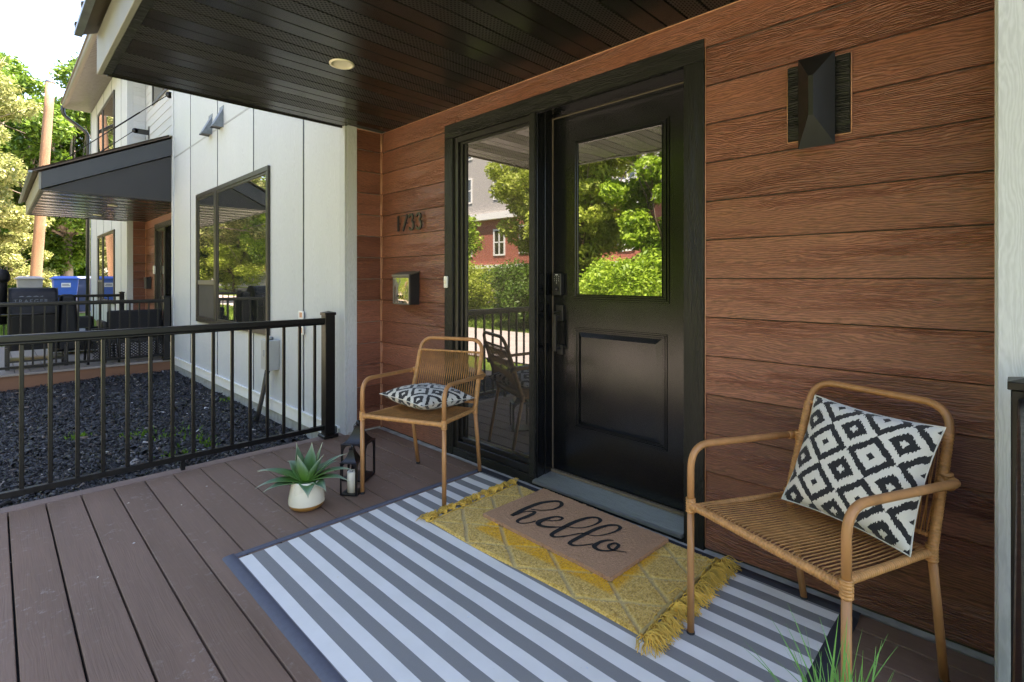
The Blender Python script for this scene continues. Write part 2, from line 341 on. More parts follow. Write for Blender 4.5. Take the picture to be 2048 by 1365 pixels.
# ------------------------------------------------------------------ mesh helpers
class MB:
    def __init__(s): s.v = []; s.f = []; s.sm = []
    def add(s, vs, fs, smooth=False):
        o = len(s.v); s.v.extend([tuple(p) for p in vs]); s.f.extend([tuple(i + o for i in f) for f in fs]); s.sm.extend([smooth] * len(fs)); return s
    def box(s, x0, y0, z0, x1, y1, z1, M=None):
        if x0 > x1: x0, x1 = x1, x0
        if y0 > y1: y0, y1 = y1, y0
        if z0 > z1: z0, z1 = z1, z0
        vs = [(x0, y0, z0), (x1, y0, z0), (x1, y1, z0), (x0, y1, z0), (x0, y0, z1), (x1, y0, z1), (x1, y1, z1), (x0, y1, z1)]
        if M: vs = [M @ Vector(p) for p in vs]
        return s.add(vs, [(0, 3, 2, 1), (4, 5, 6, 7), (0, 1, 5, 4), (1, 2, 6, 5), (2, 3, 7, 6), (3, 0, 4, 7)])
    def prism(s, prof, a0, a1, axis='x'):
        n = len(prof)
        if axis == 'x': mk = lambda a, p: (a, p[0], p[1])
        elif axis == 'y': mk = lambda a, p: (p[0], a, p[1])
        else: mk = lambda a, p: (p[0], p[1], a)
        vs = [mk(a0, p) for p in prof] + [mk(a1, p) for p in prof]
        fs = [tuple(range(n)), tuple(reversed(range(n, 2 * n)))] + [(i, i + n, (i + 1) % n + n, (i + 1) % n) for i in range(n)]
        return s.add(vs, fs)
    def tube(s, pts, r, n=8, closed=False, smooth=True, caps=True):
        P = [Vector(p) for p in pts]; m = len(P); rs = r if isinstance(r, (list, tuple)) else [r] * m
        T = []
        for i in range(m):
            a = P[(i - 1) % m] if (closed or i > 0) else P[i]; b = P[(i + 1) % m] if (closed or i < m - 1) else P[i]
            t = (b - a); T.append(t.normalized() if t.length > 1e-9 else Vector((0, 0, 1)))
        up = Vector((0, 0, 1)) if abs(T[0].z) < .9 else Vector((1, 0, 0))
        N = T[0].cross(up).normalized(); vs = []
        for i in range(m):
            N = (N - T[i] * N.dot(T[i])); N = N.normalized() if N.length > 1e-6 else T[i].orthogonal().normalized()
            B = T[i].cross(N)
            for k in range(n):
                a = 2 * math.pi * k / n; vs.append(P[i] + (N * math.cos(a) + B * math.sin(a)) * rs[i])
        fs = []; seg = m if closed else m - 1
        for i in range(seg):
            j = (i + 1) % m
            for k in range(n):
                k2 = (k + 1) % n; fs.append((i * n + k, i * n + k2, j * n + k2, j * n + k))
        if caps and not closed: fs.append(tuple(reversed(range(n)))); fs.append(tuple((m - 1) * n + k for k in range(n)))
        return s.add(vs, fs, smooth)
    def lathe(s, prof, c=(0, 0, 0), n=32, smooth=True, axis='z'):
        vs = []; fs = []; m = len(prof)
        for r, z in prof:
            for k in range(n):
                a = 2 * math.pi * k / n; x, y = r * math.cos(a), r * math.sin(a)
                p = (x, y, z) if axis == 'z' else ((x, z, y) if axis == 'y' else (z, x, y))
                vs.append((p[0] + c[0], p[1] + c[1], p[2] + c[2]))
        for i in range(m - 1):
            for k in range(n):
                k2 = (k + 1) % n; q = (i * n + k, i * n + k2, (i + 1) * n + k2, (i + 1) * n + k)
                fs.append(q if axis == 'z' else tuple(reversed(q)))
        return s.add(vs, fs, smooth)
    def build(s, name, mat, parent=None, origin=None, bevel=0., label=None, kind=None, segs=1):
        o0 = Vector(origin) if origin is not None else Vector((0, 0, 0))
        me = bpy.data.meshes.new(name)
        me.from_pydata([(p[0] - o0.x, p[1] - o0.y, p[2] - o0.z) for p in s.v], [], s.f)
        me.polygons.foreach_set('use_smooth', s.sm); me.update()
        me.materials.append(MT[mat] if isinstance(mat, str) else mat)
        ob = bpy.data.objects.new(name, me); COL.objects.link(ob); ob.location = o0
        if parent is not None: ob.parent = parent
        if bevel:
            b = ob.modifiers.new('bevel', 'BEVEL'); b.width = bevel; b.segments = segs; b.limit_method = 'ANGLE'
        if label: ob['label'] = label
        if kind: ob['kind'] = kind
        return ob

def thing(name, label, cat, loc=(0, 0, 0), rz=0., group=None):
    o = bpy.data.objects.new(name, None); COL.objects.link(o); o.location = loc; o.rotation_euler = (0, 0, rz); o.empty_display_size = .1
    o['label'] = label; o['category'] = cat
    if group: o['group'] = group
    return o
def tag(o, label, cat, group=None):
    o['label'] = label; o['category'] = cat
    if group: o['group'] = group
    return o
def struct(o): o['kind'] = 'structure'; return o
def share(src, name, parent, loc):
    o = src.copy(); o.name = name; COL.objects.link(o); o.parent = parent; o.location = loc; return o
def dup(root, loc, rz=None, label=None):
    r = root.copy(); COL.objects.link(r); r.location = loc
    if rz is not None: r.rotation_euler = (0, 0, rz)
    if label: r['label'] = label
    def rec(a, b):
        for ch in list(a.children):
            c = ch.copy(); COL.objects.link(c); c.parent = b; rec(ch, c)
    rec(root, r); return r
def arc(c, r, a0, a1, n, plane):
    u, v = Vector(plane[0]), Vector(plane[1]); c = Vector(c)
    return [c + u * (r * math.cos(a0 + (a1 - a0) * i / n)) + v * (r * math.sin(a0 + (a1 - a0) * i / n)) for i in range(n + 1)]
def round_path(pts, rad, n=7):
    P = [Vector(p) for p in pts]; out = [P[0]]
    for i in range(1, len(P) - 1):
        a, b, c = P[i - 1], P[i], P[i + 1]; u = (a - b); v = (c - b); r = rad[i - 1] if isinstance(rad, (list, tuple)) else rad
        r = min(r, u.length * .48, v.length * .48); p0 = b + u.normalized() * r; p2 = b + v.normalized() * r
        for k in range(n + 1):
            t = k / n; out.append(p0 * (1 - t) ** 2 + b * (2 * t * (1 - t)) + p2 * t * t)
    out.append(P[-1]); return out
def resample(pts, step):
    P = [Vector(p) for p in pts]; out = [P[0]]; acc = 0.
    for a, b in zip(P[:-1], P[1:]):
        L = (b - a).length; d = step - acc
        while d <= L: out.append(a + (b - a) * (d / L)); d += step
        acc = L - (d - step)
    return out
def big_mesh(name, verts, faces4, mat, parent=None, smooth=False):
    me = bpy.data.meshes.new(name); nv = len(verts); nf = len(faces4)
    me.vertices.add(nv); me.vertices.foreach_set('co', np.asarray(verts, dtype=np.float32).ravel())
    k = faces4.shape[1]
    me.loops.add(nf * k); me.loops.foreach_set('vertex_index', faces4.astype(np.int32).ravel())
    me.polygons.add(nf); me.polygons.foreach_set('loop_start', (np.arange(nf) * k).astype(np.int32)); me.polygons.foreach_set('loop_total', np.full(nf, k, dtype=np.int32))
    if smooth: me.polygons.foreach_set('use_smooth', np.ones(nf, dtype=bool))
    me.update(); me.validate(); me.materials.append(MT[mat])
    ob = bpy.data.objects.new(name, me); COL.objects.link(ob)
    if parent is not None: ob.parent = parent
    return ob

# ------------------------------------------------------------------ ground
def gz(x, y):
    t = min(1, max(0, (-x - 9.5) / 5.5)); t = t * t * (3 - 2 * t)
    z = -.36 + .56 * t
    t2 = min(1, max(0, (-y - 9) / 10)); return z + .5 * t2 * (1 - t)
def ground_strip(name, mat, xs, ys, dz=0., fn=None):
    m = MB(); nx, ny = len(xs), len(ys)
    vs = [(x, y, (fn or gz)(x, y) + dz) for y in ys for x in xs]
    fs = [(j * nx + i, j * nx + i + 1, (j + 1) * nx + i + 1, (j + 1) * nx + i) for j in range(ny - 1) for i in range(nx - 1)]
    m.add(vs, fs, True); return struct(m.build(name, mat))
xs = [-300, -150, -80, -50, -35] + [-30 + i for i in range(26)] + [0, 8, 16, 30, 60, 150, 300]
ys = [-300, -120, -60, -40, -30, -25] + [-20 + i * .8 for i in range(26)] + [2, 5, 10, 30, 100, 300]
ground_strip('lawn', 'lawn', xs, ys)
px = [-60, -45, -35] + [-30 + i for i in range(27)] + [0, 8, 16, 30, 60]
ground_strip('path', 'path', px, [-8.4, -7.4, -6.4, -5.4, -4.5], .03)
ground_strip('driveway', 'path', [-26 + i for i in range(11)], [-4.4, -3, -2, -1, 0, 2, 4, 8, 14], .02)
ground_strip('street', 'asphalt', px, [-19, -17.5, -16, -14.5, -13.2], .025)

# mulch bed between the two decks: a base sheet and some tens of thousands of chips
def bedz(x, y): return -.175 + .02 * mnoise.noise(Vector((x * 1.7, y * 1.7, 0))) - .05 * max(0, (-y - 1.2)) + .05 * math.exp(-((y + .31) / .25) ** 2) * 0
bx = [-5.36 + i * .17 for i in range(32)]; by = [-3.4 + i * .155 for i in range(21)]
b_ = ground_strip('mulch_bed', 'mulch_bed', bx, by, 0., bedz)
rng = np.random.default_rng(3)
def chips(name, n, x0, x1, y0, y1, size, zf, mat, zj=.035):
    P = np.empty((n, 3)); P[:, 0] = rng.uniform(x0, x1, n); P[:, 1] = rng.uniform(y0, y1, n)
    P[:, 2] = [zf(a, b) for a, b in P[:, :2]]; P[:, 2] += rng.uniform(-.008, zj, n)
    L = rng.lognormal(math.log(size), .5, n); W = L * rng.uniform(.2, .6, n); H = L * rng.uniform(.08, .25, n)
    yaw = rng.uniform(0, 2 * math.pi, n); pit = rng.normal(0, .4, n); rol = rng.normal(0, .5, n)
    c = np.array([[-1, -1, -1], [1, -1, -1], [1, 1, -1], [-1, 1, -1], [-.8, -.7, 1], [.8, -.7, 1], [.8, .7, 1], [-.8, .7, 1]]) * .5
    V = c[None] * np.stack([L, W, H], 1)[:, None]; V = V + rng.normal(0, 1, V.shape) * (W * .06)[:, None, None]
    cr, sr = np.cos(rol), np.sin(rol); y_ = V[..., 1] * cr[:, None] - V[..., 2] * sr[:, None]; z_ = V[..., 1] * sr[:, None] + V[..., 2] * cr[:, None]
    cp, sp = np.cos(pit), np.sin(pit); x_ = V[..., 0] * cp[:, None] + z_ * sp[:, None]; z2 = -V[..., 0] * sp[:, None] + z_ * cp[:, None]
    cy, sy = np.cos(yaw), np.sin(yaw); X = x_ * cy[:, None] - y_ * sy[:, None]; Y = x_ * sy[:, None] + y_ * cy[:, None]
    V = np.stack([X, Y, z2], 2) + P[:, None]
    F = np.array([[0, 1, 5, 4], [1, 2, 6, 5], [2, 3, 7, 6], [3, 0, 4, 7], [4, 5, 6, 7]])
    F = F[None] + (np.arange(n) * 8)[:, None, None]
    return big_mesh(name, V.reshape(-1, 3), F.reshape(-1, 4), mat)
o = chips('mulch_chips', 75000, -5.3, -.12, -2.9, -.34, .019, bedz, 'mulch'); o['kind'] = 'stuff'
o = chips('deck_gap_debris', 2500, -.05, 3.6, -2.4, -.05, .012, lambda x, y: -.03, 'mulch', .01); o['kind'] = 'stuff'

def blades(name, n, region, h, w, mat, zf, clump=None, bend=.5):
    if clump is None:
        x = rng.uniform(region[0], region[1], n); y = rng.uniform(region[2], region[3], n)
    else:
        c = np.array(clump); k = rng.integers(0, len(c), n); x = c[k, 0] + rng.normal(0, 1, n) * c[k, 2]; y = c[k, 1] + rng.normal(0, 1, n) * c[k, 2]
    z = np.array([zf(a, b) for a, b in zip(x, y)])
    H = h * rng.uniform(.5, 1.3, n); W = w * rng.uniform(.6, 1.2, n); a = rng.uniform(0, 2 * math.pi, n); bd = H * bend * rng.uniform(.1, 1., n); fa = rng.uniform(0, 2 * math.pi, n)
    dx, dy = np.cos(a) * W / 2, np.sin(a) * W / 2; bx_, by_ = np.cos(fa) * bd, np.sin(fa) * bd
    P = np.stack([np.stack([x - dx, y - dy, z], 1), np.stack([x + dx, y + dy, z], 1),
                  np.stack([x + dx * .7 + bx_ * .35, y + dy * .7 + by_ * .35, z + H * .6], 1), np.stack([x - dx * .7 + bx_ * .35, y - dy * .7 + by_ * .35, z + H * .6], 1),
                  np.stack([x + dx * .1 + bx_, y + dy * .1 + by_, z + H], 1), np.stack([x - dx * .1 + bx_, y - dy * .1 + by_, z + H], 1)], 1)
    F = np.array([[0, 1, 2, 3], [3, 2, 4, 5]])[None] + (np.arange(n) * 6)[:, None, None]
    o = big_mesh(name, P.reshape(-1, 3), F.reshape(-1, 4), mat); o['kind'] = 'stuff'; return o
blades('weeds', 260, None, .035, .016, 'weed', lambda x, y: bedz(x, y) + .02, [(-1.55, -1.15, .10), (-1.3, -1.0, .09), (-1.8, -1.35, .07), (-1.05, -.98, .04), (-2.6, -.42, .05), (-.95, -1.25, .06), (-2.1, -1.7, .06)], .9)
blades('lawn_grass', 26000, (-24, -9.5, -4.45, -1.0), .09, .02, 'grass', gz)
blades('lawn_grass', 26000, (-26, 2, -13, -8.45), .10, .03, 'grass', gz)

# ------------------------------------------------------------------ text helper
def text_geo(s, size, depth=0., spacing=1.):
    cu = bpy.data.curves.new('t', 'FONT'); cu.body = s; cu.size = size; cu.extrude = depth; cu.space_character = spacing; cu.align_x = 'CENTER'; cu.align_y = 'CENTER'
    ob = bpy.data.objects.new('t', cu); COL.objects.link(ob); dg = bpy.context.evaluated_depsgraph_get(); me = ob.evaluated_get(dg).to_mesh()
    vs = [tuple(v.co) for v in me.vertices]; fs = [tuple(p.vertices) for p in me.polygons]
    ob.evaluated_get(dg).to_mesh_clear(); bpy.data.objects.remove(ob); bpy.data.curves.remove(cu); return vs, fs

# ------------------------------------------------------------------ railings
def railing(x, y0, y1, label, bays=True, post0=True, post1=True, foot=None):
    t = thing('railing', label, 'railing', (x, y0, 0), group='black metal porch railings')
    n = -1 if y1 < y0 else 1; L = abs(y1 - y0)
    MB().box(-.026, 0, .868, .026, n * L, .905).box(-.019, 0, .853, .019, n * L, .868).build('top_rail', 'rail', t, bevel=.005, segs=2)
    MB().box(-.017, 0, .062, .017, n * L, .094).build('bottom_rail', 'rail', t, bevel=.002)
    first = None; k = 0; y = .105
    while y < L - .05:
        if first is None: first = MB().box(-.0095, -.0095, .094, .0095, .0095, .853).build('baluster', 'rail', t, bevel=.002); first.location = (0, n * y, 0)
        else: share(first, 'baluster', t, (0, n * y, 0))
        y += .1129
    for yy, on in ((0, post0), (n * L, post1)):
        if not on: continue
        p = MB().box(-.038, -.038, 0, .038, .038, .925).build('post', 'rail', t, bevel=.003); p.location = (0, yy, 0)
        MB().box(-.044, -.044, .925, .044, .044, .945).add([(-.044, -.044, .945), (.044, -.044, .945), (.044, .044, .945), (-.044, .044, .945), (0, 0, .957)], [(0, 1, 4), (1, 2, 4), (2, 3, 4), (3, 0, 4)]).build('post_cap', 'rail', p, bevel=.0015)
        MB().box(-.058, -.058, 0, .058, .058, .026).build('base_plate', 'rail', p, bevel=.006)
    if foot is not None:
        MB().box(-.011, foot - .011 - y0, 0, .011, foot + .011 - y0, .062).build('support_foot', 'rail', t)
    return t

# ------------------------------------------------------------------ decks
YG = [-2.165 + .1448 * k for k in range(-3, 15)]
def deck(ox, mat, label):
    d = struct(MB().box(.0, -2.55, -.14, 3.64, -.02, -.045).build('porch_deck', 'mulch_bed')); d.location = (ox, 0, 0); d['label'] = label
    first = None
    for i, y in enumerate(YG):
        y1 = min(y + .1448 - .0065, -.044)
        if first is None or abs((y1 - y) - .1383) > .002:
            b = MB().box(-.012, 0, -.026, 3.655, y1 - y, 0).build('deck_board', mat, d, bevel=.003, segs=2); b.location = (0, y, 0)
            if first is None: first = b
        else: share(first, 'deck_board', d, (0, y, 0))
    e = 'deck_edge' if mat == 'deck' else mat
    y_end = -.318
    for a, b_ in ((-.105, -.0185), (3.6615, 3.76)):
        MB().box(a, -2.60, -.026, b_, y_end, .0005).build('edge_board', e, d, origin=(a, -2.6, 0), bevel=.003, segs=2)
    for a, b_ in ((-.085, -.06), (3.70, 3.735)):
        MB().box(a, -2.585, -.40, b_, y_end, -.027).build('riser_board', 'riser', d, origin=(a, -2.6, -.4))
    MB().box(-.06, -2.585, -.40, 3.70, -2.56, -.027).build('riser_board', 'riser', d, origin=(0, -2.6, -.4))
    return d
deck(0, 'deck', 'brown composite deck of the near porch')
deck(-9.1, 'deck_far', 'pale composite deck of the far porch')
railing(-.055, -.43, -2.42, 'black metal railing on the left edge of the near deck beside the mulch', foot=-1.383)
railing(3.705, -.43, -2.42, 'black metal railing post at the right edge of the photo')
railing(-5.38, -.40, -2.42, 'black railing on the near edge of the far porch, in front of the covered grill')
railing(-9.16, -.40, -2.42, 'black railing on the far edge of the far porch behind the covered grill')

# ------------------------------------------------------------------ houses
EXP = .1695
def ring(m, x0, z0, x1, z1, w, ya, yb):
    return m.box(x0, ya, z0, x1, yb, z0 + w).box(x0, ya, z1 - w, x1, yb, z1).box(x0, ya, z0 + w, x0 + w, yb, z1 - w).box(x1 - w, ya, z0 + w, x1, yb, z1 - w)
def lap_x(name, mat, x0, x1, z0, z1, par, y=0.):   # board on a wall facing -Y
    h = z1 - z0
    return MB().prism([(y, 0), (y - .0125, 0), (y - .0125 + .008 * min(1, h / .18), h), (y, h)], 0, x1 - x0, 'x').build(name, mat, par, bevel=0).__class__ and None
def lapx(mat, x0, x1, z0, z1, par, y=0.):
    h = z1 - z0
    o = MB().prism([(y, 0), (y - .013, 0), (y - .013 + .009 * min(1, h / .18), h), (y, h)], 0, x1 - x0, 'x').build('siding_board', mat, par); o.location = (x0, 0, z0); return o
def lapy(mat, y0, y1, z0, z1, par, x=0.):          # board on a wall facing +X
    h = z1 - z0
    o = MB().prism([(x, 0), (x + .013, 0), (x + .013 - .009 * min(1, h / .18), h), (x, h)], 0, y1 - y0, 'y').build('siding_board', mat, par); o.location = (0, y0, z0); return o

def recess(ox, par, near):
    # siding courses of the door wall, cut round the door trim
    for k in range(14):
        z0 = .015 + EXP * k; z1 = min(z0 + EXP - .0048, 2.374)
        if k == 13:
            lapx('brown', ox + .03, ox + 3.628, z0 + .002, z1, par)   # frieze course, its middle sits behind the door head trim
            continue
        lapx('brown', ox + .018, ox + .843, z0, z1, par); lapx('brown', ox + 2.696, ox + 3.628, z0, z1, par)
        lapy('brown', -.224, -.018, z0, z1, par, ox)
    lapy('brown', -.224, -.018, .015 + EXP * 13, 2.374, par, ox)
    # the small caulk lines at the inside corner, one pair per course
    m = MB()
    for k in range(14):
        z0 = .015 + EXP * k + .004; z1 = min(z0 + EXP - .006, 2.37)
        for (ax, ay, bx, by) in (((.019, -.0145, .0155, -.0075)), ((.0145, -.019, .0075, -.0155))):
            m.tube([(ox + ax, ay, z0), (ox + bx, by, z1)], .0032, 4)
    m.tube([(ox + .016, -.006, 2.372), (ox + 3.63, -.006, 2.372)], .003, 4); m.tube([(ox + .006, -.224, 2.372), (ox + .006, -.012, 2.372)], .003, 4)
    m.tube([(ox + 2.6965, -.013, 0.02), (ox + 2.6965, -.011, 2.255)], .0025, 4); m.tube([(ox + 3.629, -.012, .0), (ox + 3.629, -.012, 2.372)], .0035, 4)
    m.build('caulk_bead', 'caulk', par)
    MB().box(ox, -.014, 0, ox + .014, 0, 2.374).build('corner_post', 'brown', par)
    MB().box(ox + 3.632, -.022, -.02, ox + 3.65, .0, 2.374).build('corner_post', 'brown', par)
    ss = MB(); N_ = 120
    ss.add([(ox + 3.64 * i / N_, -.040 + .006 * mnoise.noise(Vector((i * .8, q * 3., ox))) if q else .0, .001 + .004 * mnoise.noise(Vector((i * .5, q, 2.)))) for q in (0, 1) for i in range(N_ + 1)], [(i, N_ + 1 + i, N_ + 2 + i, i + 1) for i in range(N_)]); ss.box(ox, -.034, -.06, ox + 3.64, 0, -.006); ss.build('concrete_sill', 'concrete', par)
    MB().box(ox + .0, -.3, -.05, ox + .008, -.02, .015).build('concrete_sill', 'concrete', par)
    # dark sheathing behind
    MB().box(ox + .0, 0.001, 0, ox + .93, .02, 2.374).box(ox + 2.6, .001, 0, ox + 3.64, .02, 2.374).box(ox + .9, .001, 2.16, ox + 2.62, .02, 2.374).build('sheathing', 'interior', par)
    # trim boards
    T = -.019
    MB().box(ox + .843, T, 2.163, ox + 2.692, 0, 2.258).build('trim_board', 'trim_h', par, origin=(ox + .843, 0, 2.163), bevel=.002)
    MB().box(ox + .843, T, -.03, ox + .931, 0, 2.162).build('trim_board', 'trim', par, origin=(ox + .843, 0, 0), bevel=.002)
    MB().box(ox + 2.598, T, -.03, ox + 2.692, 0, 2.162).build('trim_board', 'trim', par, origin=(ox + 2.6, 0, 0), bevel=.002)
    MB().box(ox + 1.642, T, .045, ox + 1.685, .12, 2.162).build('trim_board', 'trim', par, origin=(ox + 1.64, 0, 0), bevel=.002)
    MB().box(ox + .932, T + .004, -.03, ox + 1.684, .03, .055).build('trim_board', 'trim_h', par, origin=(ox + .93, 0, 0), bevel=.002)
    MB().box(ox + 1.685, T + .002, -.03, ox + 2.597, .13, .024).build('trim_board', 'trim_h', par, origin=(ox + 1.69, 0, 0), bevel=.002)
    # sidelight window
    s = MB()
    s.box(ox + .9315, -.004, .0555, ox + .972, .06, 2.1625).box(ox + .972, .012, .11, ox + 1.0, .06, 2.13).box(ox + 1.0, .026, .13, ox + 1.026, .06, 2.115)
    s.box(ox + .972, -.004, 2.125, ox + 1.6415, .06, 2.1625).box(ox + 1.0, .014, 2.108, ox + 1.6415, .06, 2.125)
    s.box(ox + .972, -.004, .0555, ox + 1.6415, .06, .10).box(ox + 1.0, .014, .10, ox + 1.6415, .06, .128).box(ox + 1.618, .014, .128, ox + 1.6415, .06, 2.108)
    sl = s.build('sidelight_window', 'vinyl', par, bevel=.002)
    MB().box(ox + 1.026, .036, .128, ox + 1.618, .042, 2.108).build('pane', 'glass', sl)
    # threshold
    th = MB().prism([(-.038, .024), (-.038, .036), (-.030, .040), (.118, .056), (.118, .024)], ox + 1.686, ox + 2.597, 'x')
    for i in range(20): th.box(ox + 1.687, -.024 + i * .0065, .040 + i * .00072, ox + 2.596, -.0215 + i * .0065, .0418 + i * .00072)
    th.build('threshold', 'alu', par)
    MB().box(ox + 1.70, .112, .054, ox + 2.597, .129, .070).build('door_sweep', 'strip', par)
    # jambs
    MB().box(ox + 1.6855, -.003, .042, ox + 1.694, .06, 2.1625).box(ox + 1.6855, .06, .05, ox + 1.7, .175, 2.1625).build('door_jamb', 'door', par, bevel=.0015)
    MB().box(ox + 1.70, -.003, 2.154, ox + 2.5975, .06, 2.1625).box(ox + 1.70, .06, 2.160, ox + 2.5975, .175, 2.1625).box(ox + 1.7, .10, 2.150, ox + 2.5975, .128, 2.160).build('door_jamb', 'door', par, bevel=.0015)
    MB().box(ox + 2.5985, -.0, .042, ox + 2.606, .175, 2.1625).build('door_jamb', 'door', par)
    MB().box(ox + 1.7005, .124, .07, ox + 1.7045, .1295, 2.150).box(ox + 1.705, .124, 2.146, ox + 2.597, .1295, 2.150).build('weather_strip', 'strip', par)
    # door
    d = MB().box(ox + 1.7045, .130, .072, ox + 2.60, .175, 2.1495).build('door', 'door', par, bevel=.002)
    m = MB(); gx0, gz0, gx1, gz1 = ox + 1.855, 1.074, ox + 2.452, 2.004
    ring(m, gx0, gz0, gx1, gz1, .012, .124, .1305); ring(m, gx0 + .012, gz0 + .012, gx1 - .012, gz1 - .012, .011, .117, .1305)
    ring(m, gx0 + .023, gz0 + .023, gx1 - .023, gz1 - .023, .009, .1215, .1305); ring(m, gx0 + .032, gz0 + .032, gx1 - .032, gz1 - .032, .006, .1185, .1305)
    m.build('glass_moulding', 'door', d, bevel=.0015)
    MB().box(gx0 + .038, .1255, gz0 + .038, gx1 - .038, .1303, gz1 - .038).build('glass_pane', 'glass_door', d)
    m = MB(); a0, c0, a1, c1 = ox + 1.862, .341, ox + 2.44, .923
    ring(m, a0, c0, a1, c1, .009, .125, .1305); ring(m, a0 + .009, c0 + .009, a1 - .009, c1 - .009, .009, .1215, .1305); ring(m, a0 + .018, c0 + .018, a1 - .018, c1 - .018, .006, .126, .1305)
    m.build('panel_moulding', 'door', d, bevel=.0015)
    i0, k0, i1, k1 = a0 + .030, c0 + .027, a1 - .030, c1 - .027; w = .026; yb, yf = .1302, .1175
    vs = [(i0, yb, k0), (i1, yb, k0), (i1, yb, k1), (i0, yb, k1), (i0 + w, yf, k0 + w), (i1 - w, yf, k0 + w), (i1 - w, yf, k1 - w), (i0 + w, yf, k1 - w)]
    MB().add(vs, [(4, 5, 6, 7), (0, 1, 5, 4), (1, 2, 6, 5), (2, 3, 7, 6), (3, 0, 4, 7)]).build('raised_panel', 'door', d)
    # keypad lock and handle
    k = MB().box(ox + 1.722, .098, 1.103, ox + 1.787, .130, 1.232).build('keypad_lock', 'lampshade', d, bevel=.005, segs=3)
    MB().lathe([(.0, .086), (.013, .086), (.015, .090), (.015, .0985)], (ox + 1.753, 0, 1.140), 24, axis='y').box(ox + 1.7495, .072, 1.134, ox + 1.7565, .088, 1.146, Matrix.Identity(4)).build('lock_knob', 'black_metal', d)
    if near:
        ks = []; 
        for r_, row in enumerate(('123', '456', '789', ' 0 ')):
            for c_, ch in enumerate(row):
                if ch == ' ': continue
                vs, fs = text_geo(ch, .0105); m = MB().add([(ox + 1.738 + c_ * .0165 + x, .0975, 1.212 - r_ * .0125 + z) for x, z, _ in vs], fs); ks.append(m)
        for m in ks: m.build('key_digit', 'white_plastic', d)
        MB().box(ox + 1.745, .0973, 1.2205, ox + 1.764, .0979, 1.2245).build('lock_badge', 'white_plastic', d)
    MB().box(ox + 1.735, .112, .953, ox + 1.789, .130, 1.046).box(ox + 1.742, .115, .755, ox + 1.784, .130, .812).build('handle_plate', 'black_metal', d, bevel=.003, segs=2)
    h = MB(); h.box(ox + 1.752, .070, .778, ox + 1.770, .086, .992); h.box(ox + 1.753, .08, .783, ox + 1.769, .122, .80); h.box(ox + 1.753, .08, .965, ox + 1.769, .122, .985)
    h.box(ox + 1.747, .075, 1.0, ox + 1.776, .117, 1.008)
    h.build('door_handle', 'black_metal', d, bevel=.003, segs=2)

